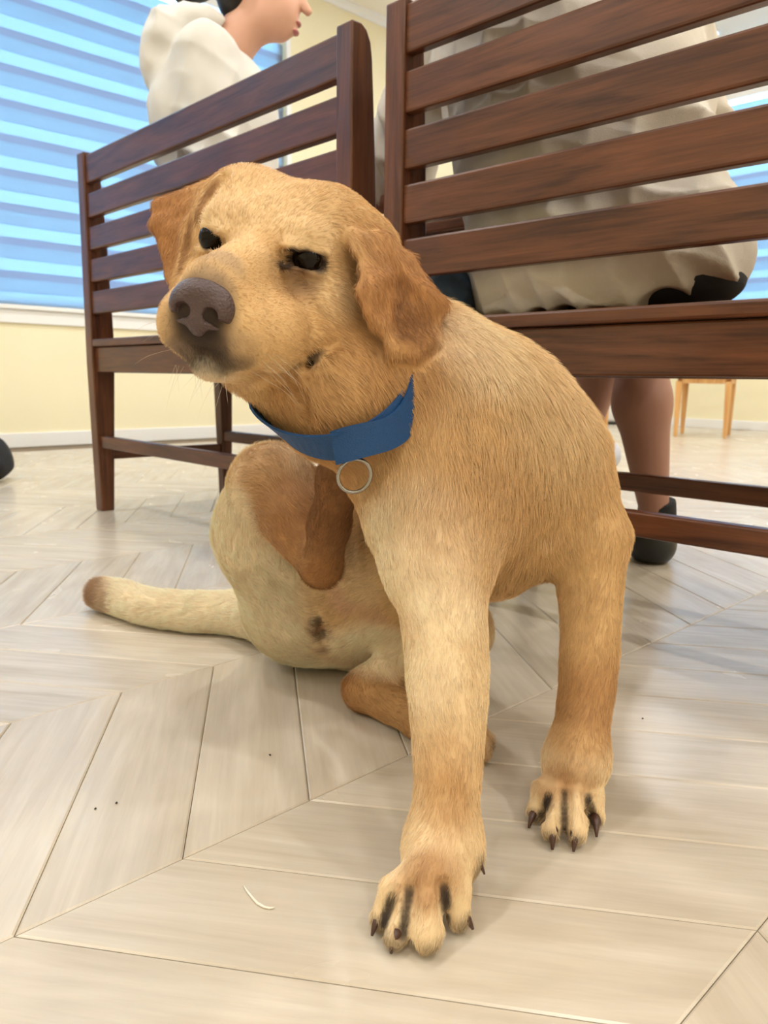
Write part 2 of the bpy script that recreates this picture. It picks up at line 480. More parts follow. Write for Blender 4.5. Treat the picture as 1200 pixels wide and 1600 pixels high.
def wall_hole(name, axis, pos, thick, a0, a1, z0, z1, hole=None):
    """wall slab (axis X: plane x = pos) with an optional rectangular opening"""
    As = [a0]+([hole[0], hole[1]] if hole else [])+[a1]; Zs = [z0]+([hole[2], hole[3]] if hole else [])+[z1]
    bm = bmesh.new(); vd = {}
    def v(i, j, t):
        if (i, j, t) not in vd:
            p = pos+thick*t
            vd[(i, j, t)] = bm.verts.new((p, As[i], Zs[j]) if axis == 'X' else (As[i], p, Zs[j]))
        return vd[(i, j, t)]
    n, m_ = len(As)-1, len(Zs)-1
    solid = lambda i, j: 0 <= i < n and 0 <= j < m_ and not (hole and i == 1 and j == 1)
    for i in range(n):
        for j in range(m_):
            if not solid(i, j): continue
            for t in (0, 1): bm.faces.new((v(i, j, t), v(i+1, j, t), v(i+1, j+1, t), v(i, j+1, t)))
            if not solid(i-1, j): bm.faces.new((v(i, j, 0), v(i, j+1, 0), v(i, j+1, 1), v(i, j, 1)))
            if not solid(i+1, j): bm.faces.new((v(i+1, j, 0), v(i+1, j+1, 0), v(i+1, j+1, 1), v(i+1, j, 1)))
            if not solid(i, j-1): bm.faces.new((v(i, j, 0), v(i+1, j, 0), v(i+1, j, 1), v(i, j, 1)))
            if not solid(i, j+1): bm.faces.new((v(i, j+1, 0), v(i+1, j+1, 0), v(i+1, j+1, 1), v(i, j+1, 1)))
    bmesh.ops.recalc_face_normals(bm, faces=bm.faces[:])
    o = bm_obj(name, bm, 'wall_paint'); o['kind'] = 'structure'; return o
W1 = (-1.8, 3.36, .72, 2.62); W2 = (-3.75, -.6, .72, 2.76)
for o, lb in ((wall_hole('wall_left', 'X', XW, -.16, YS-.16, YW+.16, -.06, CEIL, W1), 'cream painted wall with the wide blind-covered window'),
              (wall_hole('wall_back', 'Y', YW, .16, XW, XE, -.06, CEIL, W2), 'cream painted wall behind the pale wooden chairs'),
              (wall_hole('wall_right', 'X', XE, .16, YS-.16, YW+.16, -.06, CEIL), 'plain cream wall on the far side of the room'),
              (wall_hole('wall_front', 'Y', YS, -.16, XW, XE, -.06, CEIL), 'plain cream wall at the end of the room')):
    tag(o, lb, 'wall')
tag(box('ceiling', (XW-.16, YS-.16, CEIL), (XE+.16, YW+.16, CEIL+.1), 'ceiling_paint', bev=0), 'off-white flat ceiling', 'ceiling', kind='structure')
tag(box('baseboard_left', (XW, YS, 0), (XW+.014, YW, .078), 'trim_white', bev=.004), 'white baseboard under the wide window', 'baseboard', kind='structure')
tag(box('baseboard_back', (XW+.014, YW-.014, 0), (XE, YW, .078), 'trim_white', bev=.004), 'white baseboard behind the pale chairs', 'baseboard', kind='structure')
cr = [(0, 0), (.045, 0), (.045, -.012), (.02, -.03), (.012, -.05), (0, -.05)]
o = prism('trim_1', [(XW+a, CEIL+b) for a, b in cr], YS, YW, 'Y', 'trim_white', bev=0); tag(o, 'white ceiling cornice above the wide window wall', 'cornice', kind='structure')
o = prism('trim_2', [(YW-a, CEIL+b) for a, b in cr], XW+.045, XE, 'X', 'trim_white', bev=0); tag(o, 'white ceiling cornice above the far wall', 'cornice', kind='structure')

# windows: frame, panes, sill, and a banded roller blind in front
def glass_mat():
    mt, t, b = new_mat('pane_glass'); t.nodes.remove(b)
    g = t.nodes.new('ShaderNodeBsdfGlossy'); g.inputs['Roughness'].default_value = .02
    tr = t.nodes.new('ShaderNodeBsdfTransparent'); tr.inputs[0].default_value = (.94, .98, 1, 1)
    mx = t.nodes.new('ShaderNodeMixShader'); fr = t.nodes.new('ShaderNodeFresnel'); fr.inputs[0].default_value = 1.45
    t.links.new(fr.outputs[0], mx.inputs[0]); t.links.new(tr.outputs[0], mx.inputs[1]); t.links.new(g.outputs[0], mx.inputs[2])
    t.links.new(mx.outputs[0], t.nodes['Material Output'].inputs[0])
glass_mat()
def blind_mat(name, refl, trans, through):
    mt, t, b = new_mat(name); t.nodes.remove(b)
    d = t.nodes.new('ShaderNodeBsdfDiffuse'); d.inputs[0].default_value = refl
    tl = t.nodes.new('ShaderNodeBsdfTranslucent'); tl.inputs[0].default_value = trans
    tr = t.nodes.new('ShaderNodeBsdfTransparent')
    a = t.nodes.new('ShaderNodeAddShader'); mx = t.nodes.new('ShaderNodeMixShader'); mx.inputs[0].default_value = through
    t.links.new(d.outputs[0], a.inputs[0]); t.links.new(tl.outputs[0], a.inputs[1])
    t.links.new(a.outputs[0], mx.inputs[1]); t.links.new(tr.outputs[0], mx.inputs[2])
    t.links.new(mx.outputs[0], t.nodes['Material Output'].inputs[0])
blind_mat('blind_sheer', (.20, .25, .28, 1), (.225, .262, .30, 1), .03)
blind_mat('blind_double', (.16, .18, .24, 1), (.185, .18, .20, 1), 0)
blind_mat('blind_cloth', (.16, .2, .25, 1), (.20, .225, .245, 1), 0)
def window(n, axis, pos, sg, hole, mull, lb, lbb):
    a0, a1, z0, z1 = hole
    def bx(name, lo, hi, mat, par, bev=.003):   # lo/hi = (depth from wall face into the room, along, z)
        d0, d1 = sorted((pos+sg*lo[0], pos+sg*hi[0]))
        l, h = ((d0, lo[1], lo[2]), (d1, hi[1], hi[2])) if axis == 'X' else ((lo[1], d0, lo[2]), (hi[1], d1, hi[2]))
        return box(name, l, h, mat, par, bev)
    root = empty('window_%d' % n, (pos, (a0+a1)/2, z0) if axis == 'X' else ((a0+a1)/2, pos, z0)); tag(root, lb, 'window', kind='structure')
    kids = []
    for nm, lo, hi in (('window_frame', (-.11, a0, z0), (-.06, a0+.05, z1)), ('window_frame', (-.11, a1-.05, z0), (-.06, a1, z1)),
                       ('window_frame', (-.11, a0+.05, z0), (-.06, a1-.05, z0+.05)), ('window_frame', (-.11, a0+.05, z1-.05), (-.06, a1-.05, z1))):
        kids.append(bx(nm, lo, hi, 'trim_white', None))
    xs = [a0+.05]+[a0+(a1-a0)*(i+1)/(mull+1) for i in range(mull)]+[a1-.05]
    for i in range(mull): kids.append(bx('mullion', (-.11, xs[i+1]-.025, z0+.05), (-.06, xs[i+1]+.025, z1-.05), 'trim_white', None))
    for i in range(mull+1):
        e0 = xs[i]+(.025 if i else 0); e1 = xs[i+1]-(.025 if i < mull else 0)
        kids.append(bx('pane', (-.088, e0, z0+.05), (-.082, e1, z1-.05), 'pane_glass', None, 0))
    kids.append(bx('window_sill', (-.06, a0, z0), (.035, a1, z0+.022), 'trim_white', None))
    kids.append(bx('casing', (0, a0-.03, z0-.07), (.016, a1+.03, z0), 'trim_white', None))
    kids.append(bx('casing', (0, a1, z0), (.012, a1+.035, z1+.035), 'trim_white', None))
    kids.append(bx('casing', (0, a0-.035, z0), (.012, a0, z1+.035), 'trim_white', None))
    for k in kids: k.parent = root; k.location = k.location-root.location
    bl = empty('roller_blind', root.location); tag(bl, lbb, 'blind'); ks = []
    T = z1-.01
    ks.append(bx('headrail', (-.055, a0+.004, T-.06), (.0, a1-.004, T), 'trim_white', None, .008))
    zb = .809-.012-.05
    per = .1675
    k = 0
    while .809+per*k-.06 < T-.06:
        zt = .809+per*k
        for nm, mt, o0, o1, dp in (('sheer_band', 'blind_sheer', -.0015, .0615, -.0225), ('overlap_band', 'blind_double', .060, .0995, -.025), ('cloth_band', 'blind_cloth', .098, per, -.020)):
            hi_, lo_ = min(zt-o0, T-.06), max(zt-o1, zb)
            if hi_-lo_ < .004: continue
            ks.append(bx(nm, (dp-.0006, a0+.008, lo_+.0003), (dp+.0006, a1-.008, hi_-.0003), mt, None, 0))
        k += 1
    ks.append(bx('bottom_bar', (-.028, a0+.008, zb-.008), (-.012, a1-.008, zb), 'blind_cloth', None, .002))
    for q in ks: q.parent = bl; q.location = q.location-bl.location
window(1, 'X', XW, 1, W1, 0, 'white framed wide window on the cream wall beside the left bench', 'pale blue banded roller blind beyond the left bench')
window(2, 'Y', YW, -1, W2, 0, 'white framed window on the far wall behind the pale chairs', 'pale blue banded roller blind behind the person in beige')

# ceiling downlights
plain('lamp_glow', (1, .95, .86, 1), .5, emit=((1, .94, .84, 1), 14.))
plain('lamp_ring', lin(240, 240, 240), .4)
bm = bmesh.new(); bmesh.ops.create_circle(bm, cap_ends=True, radius=.07, segments=24); me_d = bpy.data.meshes.new('diffuser'); bm.to_mesh(me_d); bm.free(); me_d.materials.append(MATS['lamp_glow'])
bm = bmesh.new()
ring = []
for k in range(24):
    th = 2*math.pi*k/24; c, s = math.cos(th), math.sin(th)
    ring.append([bm.verts.new((c*r, s*r, z)) for r, z in ((.071, .006), (.074, -.006), (.092, -.006), (.098, .011), (.071, .011))])
for k in range(24):
    for j in range(5): bm.faces.new((ring[k][j], ring[k][(j+1) % 5], ring[(k+1) % 24][(j+1) % 5], ring[(k+1) % 24][j]))
bmesh.ops.recalc_face_normals(bm, faces=bm.faces[:])
me_r = bpy.data.meshes.new('trim_ring'); bm.to_mesh(me_r); bm.free(); me_r.materials.append(MATS['lamp_ring'])
lamp_d = bpy.data.lights.new('lamp_light', 'AREA'); lamp_d.shape = 'DISK'; lamp_d.size = .15; lamp_d.energy = LAMP_W; lamp_d.color = (1, .98, .965)
for (x, y) in LAMP_XY:
    seen = abs(x+2.84) < .01 and abs(y-6) < .01
    r = empty('ceiling_downlight', (x, y, CEIL-.012))
    tag(r, 'glowing round downlight seen between the slats of the right bench' if seen else 'round recessed ceiling downlight', 'lamp', 'ceiling downlights')
    a = bpy.data.objects.new('diffuser', me_d); COL.objects.link(a); a.parent = r
    a = bpy.data.objects.new('trim_ring', me_r); COL.objects.link(a); a.parent = r
    a = bpy.data.objects.new('lamp_light', lamp_d); COL.objects.link(a); a.parent = r; a.location = (0, 0, -.012)

# ------------------------------------------------------------------ benches
def bench(loc, rz, label):
    """1.155 m bench, back towards -Y; origin at its left rear floor corner"""
    b = empty('bench', loc, rz); tag(b, label, 'bench', 'brown slatted benches at the table')
    L, pw = 1.155, .042
    for x in (0, L-pw):
        # rear post: leg below the seat and rounded upright above, one board
        prof = [(.008, 0), (.046, 0), (.064, .40), (.066, .50), (.058, .75), (.047, .93), (.043, .955), (.034, .972), (.022, .98), (0.0, .98), (0.0, .42)]
        prism('rear_leg', prof, x, x+pw, 'X', 'dark_wood_z', b, bev=.003)
        frustum('front_leg', (x+.004, .418), (x+pw-.006, .448), 0, (x, .405), (x+pw, .455), .466, 'dark_wood_z', b)
        box('side_rail', (x+.008, .060, .396), (x+pw-.008, .408, .465), 'dark_wood_y', b)
        box('side_stretcher', (x+.010, .054, .148), (x+pw-.010, .412, .176), 'dark_wood_y', b)
    for k, (z0, z1) in enumerate(((.555, .616), (.640, .701), (.725, .786), (.810, .873), (.899, .972))):
        box('slat', (pw-.006, .006, z0), (L-pw+.006, .028, z1), 'dark_wood', b, bev=.004)
    box('rear_rail', (pw-.006, .010, .397), (L-pw+.006, .034, .4655), 'dark_wood', b)
    box('front_rail', (pw-.006, .424, .397), (L-pw+.006, .448, .4655), 'dark_wood', b)
    prism('seat', [(pw+.001, .0), (L-pw-.001, .0), (L-pw-.001, .068), (L+.004, .068), (L+.004, .478), (-.004, .478), (-.004, .068), (pw+.001, .068)], .4665, .487, 'Z', 'dark_wood', b, bev=.004)
    box('rear_stretcher', (pw-.012, .012, .184), (L-pw+.012, .034, .218), 'dark_wood', b)
    box('front_stretcher', (pw-.012, .418, .184), (L-pw+.012, .440, .218), 'dark_wood', b)
    return b
aL = -1.6
bench((-1.068-1.155*math.cos(math.radians(aL)), .958-1.155*math.sin(math.radians(aL)), 0), math.radians(aL), 'dark brown slatted wooden bench behind the dog, carrying the person in white')
bench((-.992, .962, 0), 0, 'dark brown slatted wooden bench carrying the person in beige linen')

# dining table beyond the benches
tb = empty('dining_table', (-1.62, 1.87, 0)); tag(tb, 'dark brown pedestal dining table beyond the benches', 'table')
box('table_top', (-.39, -.37, .745), (.39, .37, .775), 'dark_wood', tb, .006)
for y in (-.315, .293): box('apron', (-.33, y, .69), (.33, y+.022, .7445), 'dark_wood', tb)
for x in (-.33, .308): box('apron', (x, -.292, .69), (x+.022, .292, .7445), 'dark_wood_y', tb)
frustum('pedestal', (-.035, -.035), (.035, .035), .0305, (-.04, -.04), (.04, .04), .7445, 'dark_wood_z', tb)
box('base_bar', (-.035, -.24, 0), (.035, .24, .03), 'dark_wood_y', tb, .006)
for x0, x1 in ((-.20, -.0355), (.0355, .20)): box('base_bar', (x0, -.035, 0), (x1, .035, .03), 'dark_wood', tb, .006)

# pale wooden chairs by the far wall
def chair(p0, ex, ey, label):
    """seat frame with four tapered legs and a slatted back; ex, ey = seat edge vectors"""
    L1, L2 = math.hypot(*ex), math.hypot(*ey); rz = math.atan2(ex[1], ex[0])
    c = empty('chair', (p0[0], p0[1], 0), rz); tag(c, label, 'chair', 'pale wooden chairs')
    for x, y in ((0, 0), (L1-.045, 0), (0, L2-.045), (L1-.045, L2-.045)):
        top = .43 if y > .1 else .85
        frustum('leg', (x+.01, y+.01), (x+.035, y+.035), 0, (x, y), (x+.045, y+.045), .40, 'pale_wood', c)
        if y > .1: frustum('back_post', (x, y), (x+.045, y+.045), .4005, (x+.008, y+.01), (x+.037, y+.04), .85, 'pale_wood', c)
    box('seat_rail', (.046, .005, .385), (L1-.046, .027, .424), 'pale_wood', c)
    box('seat_rail', (.046, L2-.03, .385), (L1-.046, L2-.008, .424), 'pale_wood', c)
    box('seat_rail', (.006, .046, .385), (.028, L2-.046, .424), 'pale_wood', c)
    box('seat_rail', (L1-.028, .046, .385), (L1-.006, L2-.046, .424), 'pale_wood', c)
    box('seat', (-.01, -.015, .4245), (L1+.01, L2-.0465, .446), 'pale_wood', c, .006)
    for z in (.56, .68, .80): box('back_slat', (.046, L2-.034, z), (L1-.046, L2-.018, z+.05), 'pale_wood', c)
chair((-2.69, 5.60), (.36, .12), (-.138, .414), 'pale wooden chair standing clear of the far wall beside the bare calf')
chair((-2.99, 4.30), (.36, .12), (-.138, .414), 'pale wooden chair mostly hidden behind the crossed leg of the person in beige')

# ------------------------------------------------------------------ the dog (built in the rfu frame: right, forward, up)
PAL = {'cream': lin(244, 224, 192), 'light': lin(226, 199, 158), 'gold': lin(210, 173, 123), 'amber': lin(193, 150, 100),
       'ginger': lin(168, 119, 73), 'brown': lin(138, 96, 61), 'dark': lin(42, 33, 30), 'grey': lin(134, 114, 98), 'pink': lin(206, 166, 146), 'white': lin(236, 224, 204)}
def I(col, hl=.012, flow=None, lift=.42):
    d = dict(col=np.array(PAL[col][:3]), hl=hl, lift=lift)
    if flow is not None: d['flow'] = unit(flow)
    return d
VOX = .0027
S = Sdf((-.56, .455, -.012), (.30, 1.34, .635), VOX)

# head frame
HA = np.array([[.975, -.113, -.192], [-.132, -.987, -.09], [.179, -.113, .977]]).T   # columns: dog's left, muzzle, crown
YAW = math.radians(2.2)
ax, ay = HA[:, 0].copy(), HA[:, 1].copy()
HA[:, 1] = unit(ay*math.cos(YAW)-ax*math.sin(YAW)); HA[:, 2] = unit(HA[:, 2]-HA[:, 1]*(HA[:, 2]@HA[:, 1])); HA[:, 0] = np.cross(HA[:, 2], HA[:, 1])
HO = np.array([-.100, .640, .489]); HS = 1.047
def H(x, y, z): return HO+HS*(HA@np.array([x, y, z]))
def hv(x, y, z): return HA@np.array([x, y, z], float)

def smooth(pts, rads, n=4):
    """Catmull-Rom through joints and radii"""
    A_ = np.array([np.append(p, r) for p, r in zip(pts, rads)]); A_ = np.vstack([2*A_[0]-A_[1], A_, 2*A_[-1]-A_[-2]]); out = []
    for i in range(1, len(A_)-2):
        for k in range(n):
            t = k/n; a, b, c, d = A_[i-1], A_[i], A_[i+1], A_[i+2]
            out.append(.5*((2*b)+(-a+c)*t+(2*a-5*b+4*c-d)*t*t+(-a+3*b-3*c+d)*t**3))
    out.append(A_[-2]); out = np.array(out); return list(out[:, :3]), list(out[:, 3])
# --- trunk
S.ell(P(752, 735, .775), (.108, .105, .125), k=.03, info=I('gold', .020, (.1, -.3, -1)))
S.cap(P(748, 760, .84), P(575, 905, 1.0), .108, .102, k=.04, info=I('gold', .016, (-.6, .5, -.5)))
S.cap(P(655, 585, .745), P(768, 696, .82), .068, .089, k=.04, info=I('light', .018, (.5, .2, -.9)))
S.cap(P(700, 640, .72), P(690, 800, .68), .06, .05, k=.05, info=I('gold', .022, (0, -.2, -1)))
S.ell(P(522, 922, 1.07), (.112, .11, .100), k=.04, info=I('cream', .015, (-.2, -.2, -1)))
S.ell(P(560, 968, 1.03), (.075, .06, .056), k=.03, info=I('cream', .012, (0, -.3, -1)))
S.ell(P(465, 968, 1.03), (.06, .06, .05), k=.03, info=I('cream', .013, (-.2, -.3, -1)))
# --- neck
COLC = P(540, 610, .69)
NB = H(0, -.085, -.035)
S.ell(P(560, 402, .715), (.038, .046, .040), k=.03, info=I('gold', .012, (.7, .3, -.6)))
S.chain([NB, COLC, P(655, 655, .75)], [.066, .057, .076], k=.03, info=I('amber', .016))
S.cap(H(0, -.03, -.08), COLC+np.array([-.005, -.004, 0]), .038, .046, k=.025, info=I('amber', .014))
# --- front leg nearer the camera
LA = [P(665, 745, .705), P(683, 880, .655), P(692, 950, .632), P(699, 1060, .605), P(700, 1170, .578), P(697, 1265, .556), P(692, 1325, .545)]
RA = [.066, .046, .0365, .0330, .0275, .0250, .0262]
def leg(L_, R_, tones):
    S.cap(L_[0], L_[1], R_[0], R_[1], k=.035, info=I(tones[0], .013, L_[1]-L_[0]))
    p_, r_ = smooth(L_[1:], R_[1:], 4)
    for i in range(len(p_)-1): S.cap(p_[i], p_[i+1], r_[i], r_[i+1], k=.012 if i == 0 else .003, info=I(tones[1+i//4], .009, p_[i+1]-p_[i]))
leg(LA, RA, ['gold', 'light', 'light', 'light', 'gold', 'light'])
# --- other front leg
LB = [P(855, 735, .775), P(912, 840, .745), P(922, 930, .728), P(920, 1035, .705), P(911, 1125, .682), P(900, 1190, .668)]
RB = [.060, .042, .0300, .0270, .0245, .0255]
leg(LB, RB, ['gold', 'gold', 'gold', 'amber', 'light'])
# --- paws
CLAWS = []
def paw(wrist, rw, knuckle, rk, toes, lab='light'):
    S.cap(wrist, knuckle, rw, rk, k=.022, info=I('light', .007, knuckle-wrist, .25))
    for a, mid, b, r, claw in toes:
        S.chain([a, mid, b], [r*1.0, r*1.05, r*.92], k=.005, info=I('light', .0065, lift=.25))
        if claw is not None: CLAWS.append((b, claw, r))
def toe(kx, ky, kz, tx, ty, r, cx, cy, cz=.003, tz=None, mz=.03):
    a = PF(kx, ky, kz); b = PF(tx, ty, r if tz is None else tz)
    md = (a+b)/2; md[2] = mz
    return a, md, b, r, (None if cx is None else PF(cx, cy, cz))
paw(LA[-1], .0265, PF(676, 1366, .039), .0225, [
    toe(632, 1372, .036, 596, 1436, .0105, 581, 1462, .004),
    toe(650, 1366, .040, 618, 1460, .0118, 611, 1490, .003),
    toe(678, 1366, .040, 668, 1464, .0128, 676, 1487, .005),
    toe(706, 1366, .036, 716, 1432, .0115, 739, 1452, .006)])
paw(LB[-1], .0265, PF(890, 1222, .033), .0225, [
    toe(862, 1228, .032, 838, 1268, .0110, 826, 1294, .003),
    toe(876, 1226, .034, 863, 1298, .0118, 863, 1328, .002),
    toe(900, 1226, .034, 900, 1302, .0118, 896, 1331, .002),
    toe(916, 1228, .032, 930, 1276, .0112, 932, 1308, .003)])
dew = P(735, 1335, .535); S.cap(P(722, 1318, .54), dew, .011, .0085, k=.008, info=I('light', .008)); CLAWS.append((dew, P(757, 1366, .527), .0085))
# --- raised hind leg: thigh, shin folded down, foot reaching up to scratch
S.chain([P(472, 930, 1.0), P(428, 830, .955), P(424, 762, .915)], [.080, .066, .050], k=.035, info=I('cream', .016))
S.cap(P(430, 765, .905), P(500, 880, .815), .047, .0235, k=.02, info=I('amber', .012, P(500, 880, .815)-P(430, 765, .905)))
S.chain([P(503, 888, .805), P(514, 820, .790), P(530, 750, .775), P(552, 690, .765)], [.0215, .0205, .0215, .025], k=.012, info=I('brown', .009))
S.ell(P(548, 672, .768), (.024, .03, .03), k=.012, info=I('brown', .009, (0, 0, 1)))
# --- hind leg folded on the floor
S.chain([P(570, 938, 1.03), P(650, 962, .975), P(712, 985, .93)], [.076, .060, .043], k=.03, info=I('cream', .012))
S.cap(P(712, 990, .925), P(590, 1062, .895), .040, .026, k=.02, info=I('gold', .010))
S.ell(PF(567, 1078, .027), (.024, .024, .024), k=.012, info=I('ginger', .010, (-1, -.2, -.4)))
S.chain([PF(570, 1080, .026), PF(655, 1120, .024), PF(735, 1158, .022)], [.0235, .0215, .021], k=.012, info=I('amber', .010))
for a, b in (((730, 1146), (757, 1158)), ((728, 1160), (750, 1176))):
    S.cap(PF(*a, .02), PF(*b, .0125), .014, .0115, k=.006, info=I('light', .009))
CLAWS.append((PF(757, 1158, .0125), PF(762, 1180, .003), .011))
# --- tail along the floor
tp, tr_ = smooth([P(455, 960, 1.09), PF(370, 957, .036), PF(300, 955, .033), PF(235, 948, .031), PF(190, 935, .031), PF(158, 927, .031)], [.05, .0335, .0300, .0285, .0285, .0265])
S.chain(tp, tr_, k=.004, info=I('cream', .016))

# --- head
fl = lambda x, y, z: hv(x, y, z)
def he(c, r, k, info=None, op='add', M=None): S.ell(H(*c), HS*np.array(r), HA if M is None else M, k=k, info=info, op=op)
he((0, -.064, -.002), (.063, .070, .060), .02, I('gold', .0075, fl(0, -1, .1)))
he((0, -.028, .006), (.044, .040, .034), .02, I('light', .008, fl(0, -1, .4)))
for s in (-1, 1):
    he((s*.029, -.010, .014), (.023, .020, .015), .012, I('light', .007, fl(s*.3, -1, .5)))          # brow
    he((s*.042, -.042, -.040), (.034, .048, .042), .02, I('gold', .0085, fl(s*.3, -1, -.5)))           # cheek
    he((s*.0205, .060, -.058), (.0215, .033, .0255), .010, I('gold', .005, fl(s*.5, -1, -.35)))       # upper lip, front
    he((s*.0310, .022, -.057), (.0230, .040, .029), .012, I('gold', .006, fl(s*.4, -1, -.3)))         # upper lip, side
    he((s*.0420, -.016, -.063), (.0180, .028, .022), .012, I('gold', .008, fl(s*.3, -1, -.3)))        # lip corner
S.cap(H(0, -.004, -.008), H(0, .080, -.028), .0215*HS, .0180*HS, k=.014, info=I('gold', .005, fl(0, -1, .25)))
S.cap(H(0, .012, -.044), H(0, .078, -.046), .032*HS, .025*HS, k=.014, info=I('gold', .005, fl(0, -1, 0)))
S.cap(H(0, -.03, -.078), H(0, .064, -.080), .027*HS, .0165*HS, k=.010, info=I('light', .007, fl(0, -1, -.3)))
for s in (-1, 1): he((s*.034, -.062, .025+(.004 if s < 0 else 0)), (.034, .050, .034), .018, I('gold', .0075, fl(s*.2, -1, .2)))
# lip line
for sg in (1, -1):
    LIP = [H(sg*.003, .096, -.074), H(sg*.021, .088, -.0800), H(sg*.038, .056, -.0835), H(sg*.050, .018, -.0810), H(sg*.057, -.016, -.0700), H(sg*.060, -.038, -.0560)]
    for i in range(len(LIP)-1): S.cap(LIP[i], LIP[i+1], .0026, .0030 if i < 3 else .0020, k=.004, op='sub')
he((.0565, -.026, -.0650), (.0100, .014, .0052), .004, op='sub')
# eye openings under the brows
ER, EL = H(-.0375, .006, .0), H(.0375, .006, .0)
S.ell(H(-.0375, .014, -.0005), (.0105, .016, .0060), HA, k=.006, op='sub')
S.ell(H(.0370, .015, -.0008), (.0175, .018, .0050), HA, k=.006, op='sub')
for s in (-1, 1):
    S.cap(H(s*.024, .0130, .0065-(.0014 if s > 0 else 0)), H(s*.052, -.005, .0075-(.0014 if s > 0 else 0)), .0050, .0048, k=.006, info=I('light', .005, fl(s*.4, -1, .6)))
    S.cap(H(s*.026, .0140, -.0095), H(s*.050, -.004, -.0095), .0038, .0040, k=.006, info=I('gold', .004, fl(s*.4, -1, -.6)))
# ears as folded leather flaps
def flap(pts, tris, th, info):
    for t in tris: S.tri(pts[t[0]], pts[t[1]], pts[t[2]], th, k=.008, info=info)
eL = [P(552, 368, .655), P(600, 372, .675), P(640, 405, .690), P(566, 450, .628), P(616, 425, .668), P(690, 476, .676), P(576, 515, .622), P(626, 490, .668), P(676, 530, .672), P(612, 548, .640), P(650, 556, .652)]
flap(eL, [(0, 1, 4), (0, 4, 3), (1, 2, 4), (2, 5, 4), (3, 4, 7), (3, 7, 6), (4, 5, 7), (5, 8, 7), (6, 7, 9), (7, 8, 9), (8, 10, 9)], .0052, I('ginger', .008, P(640, 560, .65)-P(590, 370, .66)))
eR = [P(346, 278, .712), P(322, 296, .708), P(248, 322, .722), P(244, 350, .714), P(298, 366, .690), P(267, 430, .694), P(276, 452, .682), P(318, 322, .700)]
flap(eR, [(0, 1, 2), (1, 7, 2), (2, 7, 3), (7, 4, 3), (3, 4, 5), (4, 6, 5)], .0052, I('ginger', .006, P(270, 450, .66)-P(320, 290, .69)))
eR2 = [P(354, 274, .700), P(337, 290, .688), P(310, 334, .676), P(290, 404, .672), P(277, 450, .678), P(296, 350, .690), P(322, 298, .700)]
flap(eR2, [(0, 1, 6), (1, 2, 6), (2, 5, 6), (2, 3, 5), (3, 4, 5)], .0046, I('gold', .006, P(280, 440, .66)-P(345, 280, .68)))
def hit(px, py, lo=.44, hi=1.4):
    """first point of the body along a sight line"""
    ds = np.arange(lo, hi, .0012); d0 = P(px, py, 1.)-np.array([0, 0, CAMH])
    q_ = np.array([0, 0, CAMH])+ds[:, None]*d0
    ii = np.rint((q_-S.lo)/S.v).astype(int); ok = ((ii >= 0) & (ii < S.n)).all(1)
    val = np.ones(len(ds)); val[ok] = S.d[ii[ok, 0], ii[ok, 1], ii[ok, 2]]
    k = np.argmax(val < 0)
    return q_[k] if val[k] < 0 else P(px, py, .7)
def groove(pix, r, k=.004, sink=.0):
    pp = [hit(*p) for p in pix]
    for i in range(len(pp)-1):
        a, b = pp[i], pp[i+1]
        off = np.array([0, sink, 0])
        S.cap(a+off, b+off, r, r, k=k, op='sub')
# gaps between the toes, folds of the ears, creases of cheek and armpit
for pix in ([(640, 1392), (634, 1430), (629, 1462)], [(694, 1388), (697, 1412), (699, 1432)], [(613, 1402), (604, 1428), (598, 1448)],
            [(858, 1243), (852, 1258), (848, 1274)], [(882, 1238), (882, 1268), (882, 1300)], [(919, 1246), (924, 1264), (926, 1284)]):
    groove(pix, .0054, .002, .002)
groove([(617, 405), (627, 440), (629, 480), (622, 512)], .0032, .006)
groove([(560, 400), (566, 450), (572, 500), (590, 545)], .0050, .006)
groove([(344, 276), (322, 302), (302, 342), (290, 392)], .0075, .004, .002)
groove([(296, 330), (288, 380), (276, 430)], .0036, .005)
groove([(470, 566), (490, 560), (505, 545), (520, 535)], .0030, .004)
groove([(415, 598), (455, 600), (470, 625), (480, 650)], .0040, .006)
groove([(855, 830), (866, 815)], .0030, .008)
groove([(497, 955), (506, 980), (512, 1010)], .0040, .006)
S.d += .0014
S.floor_cut(.0015)
V, Fq = S.mesh(relax=2)
N = vnormals(V, Fq)

# coat colour, hair flow and hair length blended from the body parts
def coat(V, N):
    cw = np.zeros((len(V), 3)); fl_ = np.zeros((len(V), 3)); hl = np.zeros(len(V)); lf = np.zeros(len(V)); sw = np.zeros(len(V))
    for fn, inf in S.prims:
        d = np.abs(fn(V)); wgt = np.exp(-d/.011)+1e-9
        cw += wgt[:, None]*inf['col']; hl += wgt*inf['hl']; lf += wgt*inf['lift']; sw += wgt
        if 'flow' in inf: fl_ += wgt[:, None]*inf['flow']
    cw /= sw[:, None]; hl /= sw; lf /= sw
    fl_ -= N*(fl_*N).sum(1)[:, None]
    fl_ += np.array([0, 0, -1e-3]); fl_ /= np.linalg.norm(fl_, axis=1)[:, None]+1e-9
    return cw, fl_, hl, lf
CW, FLW, HL, LF = coat(V, N)
def spot(c, r, col, amt, soft=1.0, r2=None, axis=None):
    """markings of the coat, also shade painted into creases: col fades in round c within radius r"""
    global CW
    d = V-np.asarray(c)
    if axis is not None:
        ax = unit(axis); t = d@ax; d = d-np.outer(t, ax)*(1-r/r2)
    q = np.clip(1-np.linalg.norm(d, axis=1)/r, 0, 1); q = np.minimum(q*2/soft, 1); q = q*q*(3-2*q)*amt
    CW = CW*(1-q[:, None])+q[:, None]*np.array(PAL[col][:3])
